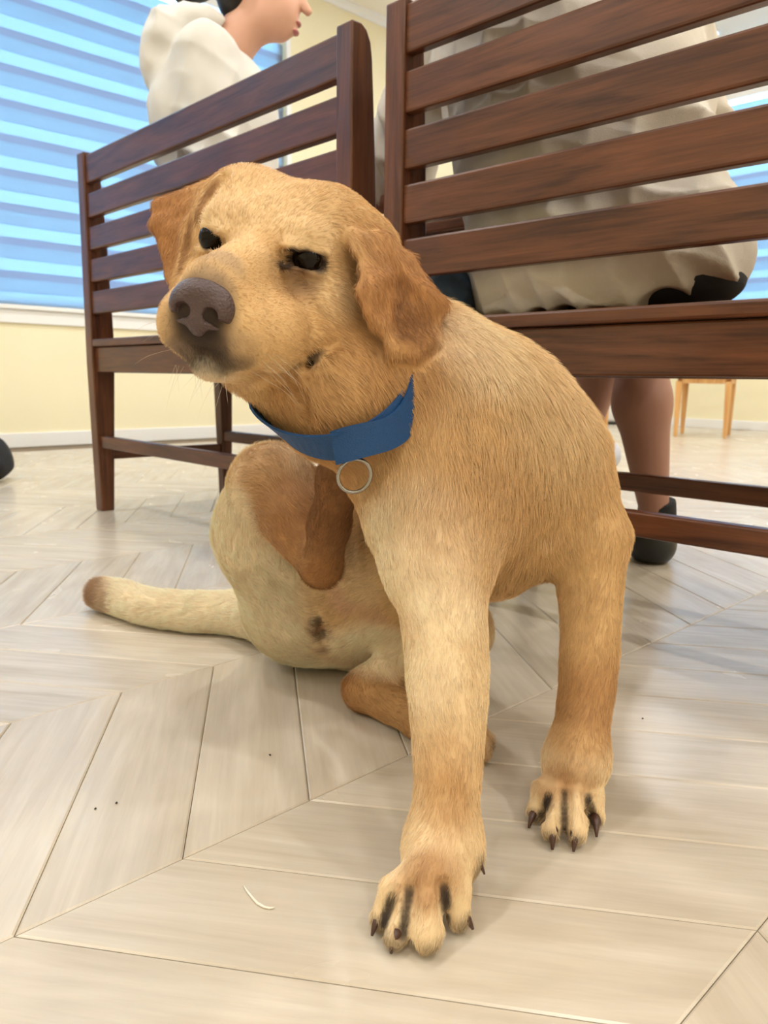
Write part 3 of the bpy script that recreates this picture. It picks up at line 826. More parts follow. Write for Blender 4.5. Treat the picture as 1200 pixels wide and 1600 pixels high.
# markings (name of tone, where, size, strength)
for c, r, col, a in ((H(0, .088, -.064), .036, 'grey', .55), (H(0, .096, -.068), .026, 'dark', .75), (H(.02, .078, -.082), .022, 'dark', .6), (H(-.012, .088, -.082), .022, 'dark', .5),
                     (H(0, .075, -.020), .024, 'grey', .5), (H(.0, .060, -.088), .028, 'white', .25),
                     (H(.0565, -.026, -.0660), .013, 'dark', .9), (H(.058, -.016, -.070), .010, 'dark', .5),
                     (H(.0375, .006, -.003), .0125, 'dark', .95), (H(.049, .0, -.003), .010, 'dark', .9), (H(.028, .012, -.003), .010, 'dark', .9), (H(-.0375, .006, -.003), .010, 'dark', .9), (H(.030, .016, -.016), .026, 'brown', .35), (H(-.026, .014, -.010), .02, 'brown', .3),
                     (H(.012, .010, .0), .02, 'amber', .5), (H(.05, -.02, -.03), .03, 'light', .5), (H(.03, .03, -.05), .03, 'amber', .5),
                     (PF(655, 1372, .05), .030, 'ginger', .55), (PF(690, 1368, .05), .028, 'ginger', .45), (P(705, 1245, .53), .032, 'amber', .7), (P(690, 1190, .55), .03, 'amber', .35),
                     (PF(862, 1220, .045), .026, 'ginger', .5), (PF(900, 1216, .045), .026, 'ginger', .5), (P(905, 1120, .66), .05, 'amber', .8), (P(935, 1090, .68), .05, 'ginger', .4),
                     (P(445, 790, .86), .058, 'ginger', .7), (P(470, 835, .83), .045, 'ginger', .6), (P(405, 735, .88), .045, 'amber', .6), (P(505, 900, .79), .03, 'ginger', .6),
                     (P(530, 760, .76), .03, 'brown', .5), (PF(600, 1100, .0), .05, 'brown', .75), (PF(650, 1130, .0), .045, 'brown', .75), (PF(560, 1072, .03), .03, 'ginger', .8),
                     (PF(150, 925, .03), .055, 'brown', .65), (PF(140, 925, .03), .03, 'brown', .5), (P(505, 985, .92), .018, 'brown', .8), (P(512, 1000, .92), .012, 'dark', .7), (P(500, 970, .92), .012, 'dark', .5),
                     (P(560, 930, .93), .045, 'pink', .5), (P(600, 960, .92), .03, 'pink', .35), (P(645, 840, .62), .07, 'cream', .5), (P(600, 850, .66), .06, 'cream', .5),
                     (P(700, 930, .60), .045, 'cream', .5), (P(660, 1050, .58), .04, 'cream', .4), (P(740, 560, .70), .06, 'cream', .5), (P(740, 820, .66), .09, 'amber', .4), (P(820, 640, .74), .10, 'light', .5),
                     (P(600, 600, .66), .06, 'amber', .4), (P(420, 640, .66), .05, 'gold', .4), (P(470, 630, .64), .04, 'ginger', .3)):
    spot(c, r, col, a)
spot(H(0, .094, -.046), .030, 'dark', .97)
for px, py, r, col, a in ((445, 411, .009, 'dark', .95), (458, 407, .010, 'dark', .97), (472, 406, .011, 'dark', .97), (488, 409, .011, 'dark', .97), (502, 413, .008, 'dark', .95),
                          (316, 372, .006, 'dark', .9), (328, 378, .008, 'dark', .95), (341, 383, .006, 'dark', .9), (465, 450, .022, 'brown', .45), (475, 435, .018, 'grey', .4),
                          (480, 566, .007, 'dark', .95), (490, 560, .008, 'dark', .95), (500, 552, .006, 'dark', .7), (462, 572, .007, 'dark', .5),
                          (300, 555, .016, 'dark', .7), (340, 560, .018, 'dark', .6), (372, 552, .022, 'grey', .3), (330, 535, .018, 'dark', .6), (280, 545, .014, 'grey', .6), (320, 582, .014, 'white', .2),
                          (320, 440, .018, 'grey', .55), (350, 450, .014, 'grey', .4), (620, 470, .030, 'ginger', .6), (640, 500, .026, 'brown', .5), (655, 520, .024, 'brown', .4), (625, 500, .012, 'brown', .5),
                          (280, 340, .03, 'ginger', .5), (270, 400, .02, 'ginger', .5), (575, 560, .04, 'amber', .6), (450, 620, .03, 'amber', .5), (520, 600, .03, 'gold', .4),
                          (505, 985, .016, 'brown', .8), (507, 990, .009, 'dark', .8), (500, 970, .008, 'dark', .5), (512, 1015, .010, 'brown', .7), (535, 935, .03, 'pink', .5), (585, 955, .03, 'pink', .3),
                          (365, 800, .045, 'cream', .8), (150, 935, .045, 'brown', .6), (142, 920, .035, 'brown', .5), (600, 1000, .06, 'cream', .8), (440, 1000, .06, 'cream', .8), (560, 900, .05, 'light', .7), (560, 1010, .05, 'cream', .7), (262, 332, .032, 'ginger', .8), (262, 385, .026, 'ginger', .8), (628, 450, .012, 'brown', .6), (628, 485, .014, 'brown', .7), (622, 520, .012, 'brown', .6), (400, 930, .05, 'cream', .6), (360, 740, .03, 'light', .6)): spot(hit(px, py), r, col, a)  # browns in the fold of the dog's left ear are painted shade
for b, claw, r in CLAWS: spot((np.asarray(b)*.5+np.asarray(claw)*.5), .013, 'dark', .55)
for pix in ([(640, 1392), (634, 1430), (629, 1462)], [(694, 1388), (697, 1412), (699, 1432)], [(613, 1402), (604, 1428), (598, 1448)],
            [(858, 1243), (852, 1258), (848, 1274)], [(882, 1238), (882, 1268), (882, 1300)], [(919, 1246), (924, 1264), (926, 1284)]):
    for k_ in range(9):  # dark tone painted into the toe gaps as their shade
        t_ = k_/4; a_, b_ = (pix[0], pix[1]) if t_ < 1 else (pix[1], pix[2]); t_ = t_ if t_ < 1 else t_-1
        spot(hit(a_[0]+(b_[0]-a_[0])*t_, a_[1]+(b_[1]-a_[1])*t_), .0056, 'dark', .68)
nz = vnoise(V*38, 3)*.5+vnoise(V*110, 5)*.35
CW = np.clip(CW*(1+.10*nz[:, None]*np.array([.8, 1.0, 1.25])), .01, 1)

# brown line painted along the ear's fold, standing in for crease shade
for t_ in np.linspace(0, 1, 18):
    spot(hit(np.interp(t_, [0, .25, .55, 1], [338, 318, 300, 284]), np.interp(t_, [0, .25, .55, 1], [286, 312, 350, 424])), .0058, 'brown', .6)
# dark rims of the eyes
for c, r in ((H(-.0375, .008, -.0015), .0090), (H(.030, .011, -.002), .0085), (H(.039, .008, -.002), .0090), (H(.048, .002, -.002), .0085)): spot(c, r, 'dark', .97, .6)

# bare rims: the hair shortens to nothing round eyes, nose and lip corner
for c, r in ((H(-.0375, .006, -.002), .012), (H(.0375, .006, -.003), .013), (H(0, .094, -.046), .028), (H(.0565, -.026, -.065), .012)):
    q_ = np.clip(1-np.linalg.norm(V-c, axis=1)/r, 0, 1); HL = HL*(1-.9*np.minimum(q_*2, 1))

def fur_mat(name, strand):
    mt, t, b = new_mat(name)
    at = t.nodes.new('ShaderNodeAttribute'); at.attribute_name = 'coat'
    t.links.new(at.outputs['Color'], b.inputs['Base Color'])
    b.inputs['Roughness'].default_value = .55 if strand else .8
    b.inputs['Specular IOR Level'].default_value = .35 if strand else .2
fur_mat('coat_skin', False); fur_mat('coat_hair', True)
DB = np.array([.02, .82, 0.])
dog = empty('dog', W(DB), PHI); tag(dog, 'yellow labrador dog sitting on the floor and scratching with a raised hind leg', 'dog')
body = np_mesh('body', V-DB, Fq, 'coat_skin', dog, cols=CW)

FUR_N = 400000
rng = np.random.default_rng(7)
def grow(n, seed=1):
    v = V[Fq]; ar = .5*np.linalg.norm(np.cross(v[:, 2]-v[:, 0], v[:, 3]-v[:, 1]), axis=1)
    fi = rng.choice(len(Fq), n, p=ar/ar.sum())
    a = rng.random((n, 2)); wts = np.stack([(1-a[:, 0])*(1-a[:, 1]), a[:, 0]*(1-a[:, 1]), a[:, 0]*a[:, 1], (1-a[:, 0])*a[:, 1]], 1)
    q = Fq[fi]
    mix = lambda A: (A[q]*wts[:, :, None]).sum(1) if A.ndim == 2 else (A[q]*wts).sum(1)
    p, nn, fl_, hl, col, lf = mix(V), mix(N), mix(FLW), mix(HL), mix(CW), mix(LF)
    nn /= np.linalg.norm(nn, axis=1)[:, None]+1e-9
    # locks of hair share a lean and a length
    lk = np.stack([vnoise(p*90, 11), vnoise(p*90, 12), vnoise(p*90, 13)], 1)
    lk2 = np.stack([vnoise(p*30, 21), vnoise(p*30, 22), vnoise(p*30, 23)], 1)
    d = fl_+.26*lk+.30*lk2+.14*rng.normal(size=(n, 3))
    d -= nn*(d*nn).sum(1)[:, None]; d /= np.linalg.norm(d, axis=1)[:, None]+1e-9
    L = hl*(.75+.35*rng.random(n)+.25*vnoise(p*70, 31))
    lift = lf*(.8+.5*rng.random(n))
    K = 4; pts = np.zeros((n, K, 3))
    for k in range(K):
        t = k/(K-1)
        pts[:, k] = p+(d*(t*(.88))[..., None] if False else d*(t*.92)*L[:, None])+nn*(L*lift*(t-.45*t*t))[:, None]-nn*.0006
    pts[:, :, 2] = np.maximum(pts[:, :, 2], .0012)
    tone = 1+.11*rng.normal(size=(n, 1))+.07*vnoise(p*160, 41)[:, None]
    col = np.clip(col*tone, .004, .95)
    return pts, col
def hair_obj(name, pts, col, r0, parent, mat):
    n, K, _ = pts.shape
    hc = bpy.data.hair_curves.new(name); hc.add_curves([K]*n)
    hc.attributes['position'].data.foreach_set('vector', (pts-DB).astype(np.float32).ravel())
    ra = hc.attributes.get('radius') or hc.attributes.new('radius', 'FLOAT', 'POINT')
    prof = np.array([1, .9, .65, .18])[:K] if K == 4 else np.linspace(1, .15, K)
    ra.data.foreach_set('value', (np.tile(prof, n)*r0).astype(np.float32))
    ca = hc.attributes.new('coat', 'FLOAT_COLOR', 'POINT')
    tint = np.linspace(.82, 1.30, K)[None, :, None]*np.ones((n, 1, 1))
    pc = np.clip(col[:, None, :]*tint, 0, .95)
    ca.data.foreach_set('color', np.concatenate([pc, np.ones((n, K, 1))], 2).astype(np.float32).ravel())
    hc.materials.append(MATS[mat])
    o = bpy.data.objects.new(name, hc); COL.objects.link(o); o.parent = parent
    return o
if FUR_N:
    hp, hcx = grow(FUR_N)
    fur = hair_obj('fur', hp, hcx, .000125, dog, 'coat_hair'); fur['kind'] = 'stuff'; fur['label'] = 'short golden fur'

# eyes, nose, claws, whiskers
plain('eye_dark', lin(14, 8, 6), .04, spec=.18)
plain('nose_skin', lin(74, 55, 55), .33, noise=.25, nscale=90, bump=.6, bscale=520)
plain('claw_horn', lin(72, 46, 36), .35, noise=.25, nscale=120)
plain('nostril', lin(20, 14, 14), .6)
for c, lid in ((H(-.0365, -.0022, .0), 1), (H(.0368, -.0034, -.0010), 0)):
    bm = bmesh.new(); bmesh.ops.create_uvsphere(bm, u_segments=24, v_segments=16, radius=.0118)
    bm_obj('eye', bm, 'eye_dark', dog, True, loc=c-DB)
SN = Sdf(H(0, .092, -.046)-.045, H(0, .092, -.046)+.045, .0011)
hn = lambda c, r, k, op='add': SN.ell(H(*c), HS*np.array(r), HA, k=k, op=op)
hn((0, .092, -.036), (.0165, .013, .0115), .006)
hn((.0105, .093, -.044), (.0115, .0115, .0135), .004); hn((-.0105, .093, -.044), (.0115, .0115, .0135), .004)
hn((0, .093, -.052), (.0085, .010, .011), .005)
for s in (-1, 1):
    hn((s*.0095, .1050, -.0480), (.0056, .009, .0058), .002, 'sub')
    hn((s*.0170, .1010, -.0525), (.0070, .007, .0030), .002, 'sub')
SN.cap(H(0, .1060, -.047), H(0, .104, -.070), .0011, .0011, k=.003, op='sub')
vn, fn_ = SN.mesh(1)
np_mesh('nose', vn-DB, fn_, 'nose_skin', dog)
def claw_mesh(b, tip, r):
    b = np.asarray(b); tip = np.asarray(tip); d = tip-b; L = np.linalg.norm(d); pts = []; rr = []
    for k in range(7):
        t = k/6; p = b+d*(t*1.0)+np.array([0, 0, .0045*math.sin(math.pi*t)])
        pts.append(p-DB); rr.append(max(.0007, r*.44*(1-.80*t**1.4)))
    return tube('claw', pts, rr, 'claw_horn', dog, 10)
for b, tip, r in CLAWS: claw_mesh(b, tip, r)
wh = []
for i in range(34):
    s = 1 if i % 4 else -1
    b = H(s*(.024+.012*rng.random()), .075-.045*rng.random(), -.058-.022*rng.random())
    d = unit(hv(s*1.0, .25-.7*rng.random(), -.15-.6*rng.random())); L = .018+.030*rng.random()
    if i < 14: b = H(rng.uniform(-.018, .02), .082, -.086); d = unit(hv(rng.uniform(-.8, .8), .6, -.9)); L = .012+.02*rng.random()
    wh.append([b, b+d*L*.35+np.array([0, 0, -.0005]), b+d*L*.7+np.array([0, 0, -.002]), b+d*L+np.array([0, 0, -.006*L/.03])])
wk = hair_obj('whiskers', np.array(wh), np.tile(np.array([[.55, .48, .38]]), (34, 1)), .00010, dog, 'coat_hair'); wk['kind'] = 'stuff'

# ------------------------------------------------------------------ collar
plain('nylon_blue', lin(0, 62, 114), .6, noise=.12, nscale=60, bump=.5, bscale=900)
plain('nylon_dark', lin(12, 40, 84), .65, noise=.12, nscale=60)
plain('steel', lin(150, 146, 140), .25, metal=1)
COLC = P(524, 602, .69)
collar = empty('dog_collar', W(COLC), PHI); tag(collar, 'blue nylon collar with a steel ring round the dog\'s neck', 'collar')
a1 = unit(P(642, 572, .70)-P(436, 652, .68)); a2 = np.array([0, -.80, -.60]); a2 = unit(a2-a1*(a2@a1)); nn_ = np.cross(a1, a2)
if nn_[2] < 0: nn_ = -nn_
def loop_pt(th, off=0., lift=0.):
    return a1*math.cos(th)*(.066+off)+a2*math.sin(th)*(.082+off)+nn_*lift
def band(name, th0, th1, wd, off, mat, n=64, lift=lambda t: 0., thick=.0022, tw=lambda t: 0.):
    vs, fs = [], []
    for i in range(n+1):
        t = i/n; th = th0+(th1-th0)*t
        rad = unit(a1*math.cos(th)+a2*math.sin(th)); c = loop_pt(th, off, lift(t)); ta = tw(t)
        wv = nn_*math.cos(ta)+rad*math.sin(ta); ov = rad*math.cos(ta)-nn_*math.sin(ta)
        for sx, so in ((-1, 0), (1, 0), (1, 1), (-1, 1)): vs.append(c+wv*sx*wd/2+ov*so*thick)
    for i in range(n):
        for k in range(4): fs.append((i*4+k, i*4+(k+1) % 4, i*4+4+(k+1) % 4, i*4+4+k))
    fs += [(0, 1, 2, 3), tuple(n*4+k for k in (3, 2, 1, 0))]
    return mesh_obj(name, vs, fs, mat, collar)
band('strap', 0, 2*math.pi, .027, 0, 'nylon_blue', tw=lambda t: -.35+.95*max(0, min(1, (min(t, 1-t)-.2)/.3)))
band('strap_loop', math.radians(8), math.radians(112), .027, .0035, 'nylon_blue', lift=lambda t: .004*math.sin(t*9), tw=lambda t: -.35+.15*math.sin(t*5))
band('keeper', math.radians(28), math.radians(33), .034, .007, 'steel', n=4, tw=lambda t: -.35, thick=.003)
thr = math.radians(103); rc = loop_pt(thr, .006)-nn_*.024+np.array([0, -.004, -.003])
pts = []; tang = unit(-a1*math.sin(thr)+a2*math.cos(thr)); dn = unit(-nn_*.8+np.array([0, -.3, -.6]))
for k in range(25):
    th = 2*math.pi*k/24; pts.append(rc+tang*.0135*math.cos(th)+dn*.0135*math.sin(th))
tube('ring', pts, [.0016]*25, 'steel', collar, 8, caps=False)

# ------------------------------------------------------------------ people
plain('skin', lin(214, 166, 142), .55, noise=.05, nscale=20, bump=.05, bscale=300, sub=.15)
plain('skin_shaded', lin(158, 114, 96), .55, noise=.06, nscale=18, bump=.05, bscale=300, sub=.1)  # skin colour darkened to carry the shade that falls on the legs
plain('white_cotton', lin(216, 213, 207), .85, noise=.04, nscale=12, bump=.35, bscale=700)
plain('beige_linen', lin(214, 206, 194), .9, noise=.08, nscale=45, bump=.6, bscale=900)
plain('black_cloth', lin(22, 22, 26), .85, noise=.2, nscale=60, bump=.3, bscale=600)
plain('denim', lin(40, 50, 72), .85, noise=.2, nscale=80, bump=.3, bscale=600)
plain('hair_black', lin(16, 14, 14), .45, noise=.3, nscale=90, bump=.6, bscale=300)
plain('shoe_black', lin(16, 16, 18), .4, noise=.2, nscale=40)
plain('shoe_grey', lin(196, 200, 214), .6, noise=.05, nscale=40, bump=.2, bscale=600)
plain('lip', lin(176, 104, 100), .45)

def cloth(V, F, amp, freq, folds=(), seed=0):
    """wrinkle a garment: noise plus directed creases (axis, wavelength, amplitude)"""
    N_ = vnormals(V, F); d = amp*(vnoise(V*freq, seed)+.5*vnoise(V*freq*2.1, seed+1))
    for (ax, wl, am) in folds:
        ph = V@unit(ax)/wl*2*math.pi+2.4*vnoise(V*freq*.7, seed+5)
        s_ = 1-2*np.abs(np.sin(ph*.5))**.7; d += am*s_*np.clip(.5+vnoise(V*freq*.5, seed+7), 0, 1)
    return V+N_*d[:, None]

# person in the white hooded jacket: seated on the left bench, in profile, looking down to the right (rfu frame)
D1 = 2.28
q = lambda x, y, d=D1: P(x, y, d)
B1 = np.array([q(335, 480)[0], D1, 0.])
p1 = empty('person', W(B1), PHI); tag(p1, 'person in a white hooded jacket seated sideways on the left bench, looking down', 'person')
b = Sdf((B1[0]-.25, D1-.36, -.01), (B1[0]+.62, D1+.34, 1.55), .0075)
hc_ = q(412, -22)
b.ell(hc_+np.array([-.012, 0, .03]), (.092, .076, .098), k=.02)                     # skull
b.ell(hc_+np.array([.035, 0, -.055]), (.060, .056, .075), k=.03)                    # face
b.cap(hc_+np.array([.0, 0, -.085]), q(437, 48), .050, .024, k=.025)                 # jaw to chin
b.cap(hc_+np.array([.085, 0, -.005]), q(481, 18), .009, .013, k=.012)               # nose
b.ell(q(461, 37), (.016, .022, .007), k=.008); b.ell(q(459, 50), (.014, .020, .007), k=.008)
for sd in (-1, 1): b.ell(hc_+np.array([.066, sd*.032, .012]), (.014, .014, .008), k=.008, op='sub')
for sd in (-1, 1): b.ell(hc_+np.array([-.012, sd*.078, -.01]), (.022, .010, .032), k=.006)
b.cap(hc_+np.array([-.03, 0, -.08]), q(345, 95), .054, .062, k=.03)                 # neck
b.cap(q(340, 150), q(345, 300), .09, .09, k=.04); b.cap(q(345, 300), q(350, 450), .09, .11, k=.04)
for sd in (-1, 1):
    sh = np.array([0, sd*.155, 0]); el = q(345, 330)+np.array([.03, sd*.165, 0]); hd = el+np.array([.25, -sd*.06, .0])
    b.cap(q(338, 120)+sh, el, .045, .04, k=.03); b.cap(el, hd, .037, .026, k=.02)
    b.cap(hd, hd+np.array([.07, 0, -.012]), .030, .026, k=.015)
    for f_ in range(4): b.cap(hd+np.array([.06, (f_-1.5)*.018, -.012]), hd+np.array([.125-.008*abs(f_-1.4), (f_-1.5)*.02, -.035]), .0095, .008, k=.006)
    b.cap(hd+np.array([.03, -sd*.02, -.005]), hd+np.array([.085, -sd*.05, -.02]), .011, .008, k=.008)
    hp_ = q(350, 470)+np.array([0, sd*.085, 0]); hp_[2] = .575; kn = hp_+np.array([.43, sd*.02, -.02]); an = kn+np.array([.04, 0, -.46])
    b.cap(hp_, kn, .08, .055, k=.03); b.cap(kn, an, .052, .035, k=.02)
v, f = b.mesh(2); np_mesh('body', v-B1, f, 'skin', p1)
for py in (36, 51):
    L_ = Sdf(q(461, 43)-.05, q(461, 43)+.05, .003); L_.ell(q(463, 38)+np.array([.002, 0, 0]), (.012, .020, .006), k=.003); L_.ell(q(460, 51)+np.array([.002, 0, 0]), (.011, .019, .0065), k=.003)
v, f = L_.mesh(1); np_mesh('lips', v-B1, f, 'lip', p1)
j = Sdf((B1[0]-.30, D1-.36, .45), (B1[0]+.42, D1+.34, 1.40), .007)
j.ell(q(330, 190), (.15, .175, .18), k=.05)
j.cap(q(335, 180), q(350, 455), .16, .165, k=.06)
for sd in (-1, 1):
    sh = np.array([0, sd*.15, 0]); el = q(345, 330)+np.array([.03, sd*.165, 0]); hd = el+np.array([.21, -sd*.05, .0])
    j.cap(q(338, 120)+sh*.9, el, .080, .068, k=.04); j.cap(el, hd, .064, .05, k=.03)
j.ell(q(272, 70)+np.array([0, 0, 0]), (.075, .125, .085), k=.03)                      # hood bunched behind the neck
j.ell(q(252, 110), (.052, .105, .07), k=.03)
j.ell(q(318, 48), (.09, .11, .045), k=.03)
j.ell(q(385, 10), (.075, .064, .10), k=.02, op='sub')
j.cap(q(400, 20), q(360, 75), .066, .060, k=.015, op='sub')
j.floor_cut(.489)
v, f = j.mesh(2)
v = cloth(v, f, .005, 13, (((.5, .1, .85), .075, .010), ((.9, .2, -.4), .055, .007)), 3)
v[:, 2] = np.maximum(v[:, 2], .4885)
np_mesh('jacket', v-B1, f, 'white_cotton', p1)
t_ = Sdf((B1[0]-.25, D1-.30, .02), (B1[0]+.62, D1+.30, .80), .009)
for sd in (-1, 1):
    hp_ = q(350, 470)+np.array([0, sd*.085, 0]); hp_[2] = .585; kn = hp_+np.array([.43, sd*.02, -.02]); an = kn+np.array([.04, 0, -.42])
    t_.cap(hp_, kn, .098, .075, k=.04); t_.cap(kn, an, .07, .06, k=.03)
v, f = t_.mesh(2); v = cloth(v, f, .004, 14, (), 9)
np_mesh('trousers', v-B1, f, 'denim', p1)
for sd in (-1, 1):
    an = np.array([B1[0]+.485, D1+sd*.105, .05]); s_ = Sdf(an-np.array([.12, .08, .06]), an+np.array([.26, .08, .10]), .006)
    s_.cap(an+np.array([-.02, 0, -.01]), an+np.array([.15, 0, -.018]), .042, .034, k=.02); s_.cap(an, an+np.array([0, 0, .045]), .04, .042, k=.02); s_.floor_cut(.004)
    v, f = s_.mesh(1); np_mesh('shoe', v-B1, f, 'shoe_black', p1)
h_ = Sdf((B1[0]-.25, D1-.16, 1.1), (B1[0]+.35, D1+.16, 1.62), .006)
h_.ell(hc_+np.array([-.025, 0, .045]), (.098, .088, .10), k=.02)
h_.ell(hc_+np.array([-.075, 0, -.02]), (.05, .07, .075), k=.03)
h_.chain([hc_+np.array([-.10, 0, .02]), q(308, -20), q(284, -4)], [.035, .032, .020], k=.02)
h_.ell(hc_+np.array([.085, 0, -.02]), (.055, .075, .085), k=.015, op='sub')
v, f = h_.mesh(2); np_mesh('hair', v-B1, f, 'hair_black', p1)

# person in the beige linen shirt: seated on the right bench with the back to the viewer (world frame)
B2 = np.array([-.76, 1.2, 0.])
p2 = empty('person', B2); tag(p2, 'person in a loose beige linen shirt and black shorts seated on the right bench', 'person')
A = np.array
neckp = A([-.90, 1.24, 1.17])
KR, AR = A([-.845, 1.58, .50]), A([-.800, 1.615, .095])         # planted leg
KL, AL = A([-.917, 1.636, .585]), W(P(911, 688, 1.93))            # crossed leg
ELB, WRL = W(P(612, 300, 1.83)), W(P(505, 318, 1.95))
ELR, WRR = A([-.67, 1.42, .80]), A([-.86, 1.66, .81])
b = Sdf((-1.75, .98, -.01), (-.36, 2.05, 1.52), .0075)
hc2 = A([-.93, 1.31, 1.36])
b.ell(hc2, (.08, .095, .11), k=.02); b.ell(hc2+A([0, .06, -.06]), (.055, .05, .07), k=.03); b.cap(hc2+A([0, .10, -.005]), hc2+A([0, .115, -.03]), .01, .013, k=.012)
for sd in (-1, 1): b.ell(hc2+A([sd*.08, -.005, -.01]), (.010, .02, .03), k=.006)
b.cap(hc2+A([0, -.03, -.08]), neckp, .055, .06, k=.03)
b.cap(neckp+A([0, 0, -.1]), A([-.78, 1.2, .62]), .11, .13, k=.05)
b.cap(neckp+A([-.16, 0, -.07]), ELB, .05, .042, k=.03); b.cap(neckp+A([.17, 0, -.07]), ELR, .05, .04, k=.03)
for e, w_ in ((ELB, WRL), (ELR, WRR)):
    b.cap(e, w_, .044, .028, k=.02); d_ = unit(w_-e); sdv = unit(np.cross(d_, cU))
    b.cap(w_, w_+d_*.07, .03, .027, k=.015)
    for f_ in range(4): b.cap(w_+d_*.06+sdv*(f_-1.5)*.018, w_+d_*(.135-.008*abs(f_-1.4))+sdv*(f_-1.5)*.02+A([0, 0, -.02]), .0095, .008, k=.006)
    b.cap(w_+d_*.03+sdv*.02, w_+d_*.085+sdv*.05, .011, .008, k=.008)
for hx, K_, A_, rs in ((-.66, KR, AR, (.058, .029)), (-.86, KL, AL, (.058, .030))):
    b.cap(A([hx, 1.22, .58]), K_, .09, .062, k=.03)
    m_ = K_*.62+A_*.38+A([0, -.018, 0])
    b.cap(K_, m_, .052, rs[0]*.96, k=.03); b.cap(m_, A_, rs[0], rs[1], k=.03)
v, f = b.mesh(2); np_mesh('body', v-B2, f, 'skin_shaded', p2)
s_ = Sdf((-1.45, .98, .48), (-.36, 1.62, 1.36), .0068)
s_.cap(A([-.870, 1.22, 1.06]), A([-.715, 1.185, .60]), .185, .180, k=.06, axis=(1, 0, 0), sq=1.25)
s_.ell(A([-.705, 1.17, .575]), (.225, .165, .115), k=.05)
s_.cap(neckp+A([-.15, .0, -.08]), ELB+A([.02, 0, .05]), .10, .085, k=.05)
s_.cap(neckp+A([.17, .0, -.08]), ELR+A([0, 0, .0]), .095, .062, k=.05)
s_.cap(neckp+A([0, .0, -.03]), neckp+A([.01, .02, .3]), .065, .075, k=.012, op='sub')
zz = s_.lo[2]+s_.v*np.arange(s_.n[2])
xx = s_.lo[0]+s_.v*np.arange(s_.n[0])
hem = .490+.040*np.clip((xx+.64)/.16, 0, 1)**1.3
s_.d = np.maximum(s_.d, (hem[:, None, None]-zz[None, None, :]).astype(np.float32))
v, f = s_.mesh(2)
v = cloth(v, f, .006, 11, (((.35, .1, .93), .09, .010), ((.95, .1, .3), .06, .009)), 17)
v[:, 2] = np.maximum(v[:, 2], .4895)
np_mesh('shirt', v-B2, f, 'beige_linen', p2)
t_ = Sdf((-1.10, 1.02, .46), (-.40, 1.80, .78), .008)
t_.ell(A([-.700, 1.185, .540]), (.222, .14, .058), k=.03)
t_.cap(A([-.66, 1.25, .575]), KR*.9+A([-.66, 1.22, .575])*.1, .095, .09, k=.03); t_.cap(A([-.84, 1.25, .58]), KL*.88+A([-.86, 1.22, .58])*.12, .095, .088, k=.03)
t_.floor_cut(.489)
v, f = t_.mesh(2); v = cloth(v, f, .003, 16, (), 23); v[:, 2] = np.maximum(v[:, 2], .4885)
np_mesh('shorts', v-B2, f, 'black_cloth', p2)
h_ = Sdf(hc2-.16, hc2+.16, .007); h_.ell(hc2+A([0, -.015, .025]), (.092, .105, .108), k=.02); h_.ell(hc2+A([0, .105, -.03]), (.075, .06, .09), k=.015, op='sub')
v, f = h_.mesh(2); np_mesh('hair', v-B2, f, 'hair_black', p2)
fd = unit(A([-.05, .95, 0])); 
k_ = Sdf(AR-A([.09, .10, .10]), AR+A([.09, .10, .13]), .005)
k_.cap(AR+A([0, .004, .055]), AR+A([-.005, .02, -.05]), .038, .046, k=.015); zc = k_.lo[2]+k_.v*np.arange(k_.n[2]); yc = k_.lo[1]+k_.v*np.arange(k_.n[1])
k_.d = np.maximum(k_.d, (zc[None, None, :]-(.134+.25*(AR[1]-yc[None, :, None])*-1)).astype(np.float32))
v, f = k_.mesh(1); np_mesh('sock', v-B2, f, 'black_cloth', p2)
k_ = Sdf(A([AR[0]-.20, AR[1]-.12, -.01]), A([AR[0]+.10, AR[1]+.26, .12]), .005)
k_.cap(A([AR[0], AR[1]-.005, .042]), A([AR[0]-.09, AR[1]+.165, .036]), .052, .044, k=.02); k_.floor_cut(.004)
zc = k_.lo[2]+k_.v*np.arange(k_.n[2]); k_.d = np.maximum(k_.d, (zc-.075)[None, None, :].astype(np.float32))
v, f = k_.mesh(1); np_mesh('shoe', v-B2, f, 'shoe_black', p2)
TO = W(P(938, 712, 2.02)); k_ = Sdf(np.minimum(AL, TO)-.12, np.maximum(AL, TO)+.12, .005)
k_.cap(AL+A([0, 0, .03]), AL+A([0, 0, -.03]), .036, .040, k=.015)
v, f = k_.mesh(1); np_mesh('sock', v-B2, f, 'black_cloth', p2)
k_ = Sdf(np.minimum(AL, TO)-.14, np.maximum(AL, TO)+.14, .005)
k_.cap(AL+A([0, .01, -.045]), TO+A([0, .02, 0]), .044, .042, k=.02)
v, f = k_.mesh(1); np_mesh('shoe', v-B2, f, 'shoe_grey', p2)

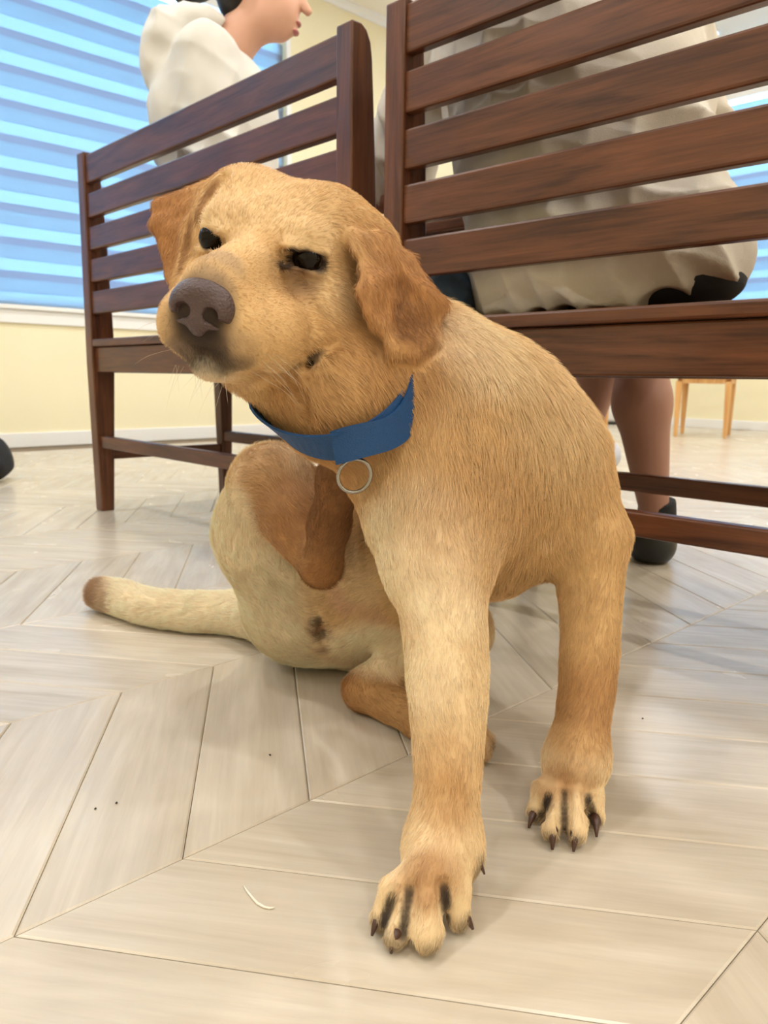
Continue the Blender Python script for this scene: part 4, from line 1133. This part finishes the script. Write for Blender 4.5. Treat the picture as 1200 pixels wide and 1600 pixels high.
# ------------------------------------------------------------------ small things
plain('bag_blue', lin(70, 92, 118), .6, noise=.2, nscale=40, bump=.3, bscale=500)
plain('bag_black', lin(14, 16, 24), .7, noise=.25, nscale=50, bump=.3, bscale=500)
plain('plastic_white', lin(236, 236, 236), .35)
plain('plastic_black', lin(20, 20, 22), .5)
plain('thread_white', lin(236, 228, 214), .8)
plain('speck', lin(60, 50, 42), .8)
def bag(name, c, r, mat, label, cat, base):
    root = empty(name, base); tag(root, label, cat)
    k_ = Sdf(A(c)-max(r)*1.5, A(c)+max(r)*1.6, max(r)*.06)
    k_.ell(c, r, k=.02); k_.ell(A(c)+A([0, 0, -r[2]*.35]), (r[0]*1.05, r[1]*1.05, r[2]*.6), k=.03); k_.floor_cut(base[2]+.002)
    v, f = k_.mesh(2); v = cloth(v, f, r[0]*.03, 2.2/r[0], (), 31); v[:, 2] = np.maximum(v[:, 2], base[2]+.001)
    np_mesh('bag_body', v-A(base), f, mat, root)
    top = A(c)+A([0, 0, r[2]*.95])-A(base)
    tube('handle', [top+A([r[0]*.5*math.cos(t), 0, r[2]*.45*math.sin(t)-.01]) for t in np.linspace(0, math.pi, 13)], [r[0]*.07]*13, mat, root, 8)
bag('bag', (-.945, 1.075, .535), (.042, .055, .055), 'bag_blue', 'dark blue pouch on the bench seat beside the beige shirt', 'bag', (-.945, 1.075, .487))
cb = W(PF(-34, 752)); bag('bag', (cb[0], cb[1], .09), (.115, .115, .095), 'bag_black', 'black rounded bag lying on the floor near the wide window', 'bag', (cb[0], cb[1], 0))
wb = W(PF(955, 662)); root = empty('floor_bin', (wb[0], wb[1], 0)); tag(root, 'white rounded tub with a black base beside the far wall', 'tub')
def lathe(name, prof, mat, par, n=32):
    vs = [(r*math.cos(2*math.pi*k/n), r*math.sin(2*math.pi*k/n), z) for r, z in prof for k in range(n)]; m_ = len(prof)
    fs = [(i*n+k, i*n+(k+1) % n, (i+1)*n+(k+1) % n, (i+1)*n+k) for i in range(m_-1) for k in range(n)]+[tuple(range(n))[::-1], tuple((m_-1)*n+k for k in range(n))]
    return mesh_obj(name, vs, fs, mat, par, True)
lathe('base_ring', [(.15, 0), (.155, .004), (.155, .022), (.15, .025)], 'plastic_black', root)
lathe('tub', [(.148, .0255), (.165, .06), (.17, .18), (.16, .27), (.13, .31), (.06, .325)], 'plastic_white', root)
pts = [PF(*xy, .0012) for xy in ((381, 1384), (386, 1392), (394, 1402), (402, 1411), (412, 1417), (421, 1419), (429, 1418))]
c0 = pts[3]; tb_ = empty('thread', W(A([c0[0], c0[1], 0])), PHI); tag(tb_, 'short white thread lying on the floor planks', 'thread')
tube('strand', [p-A([c0[0], c0[1], 0]) for p in pts], [.0006, .0009, .001, .0012, .001, .0009, .0005], 'thread_white', tb_, 6)
for i, (x, y) in enumerate(((422, 1181), (149, 1265), (182, 1256), (1004, 1124))):
    p = W(PF(x, y)); bm = bmesh.new(); bmesh.ops.create_icosphere(bm, subdivisions=1, radius=.0013)
    for v_ in bm.verts: v_.co *= .7+.6*((v_.index*37+i*11) % 10)/10; v_.co.z *= .6
    o = bm_obj('crumb', bm, 'speck', None, True, loc=(p[0], p[1], .0012)); tag(o, 'tiny dark crumb on a pale floor plank', 'crumb', 'crumbs on the floor')
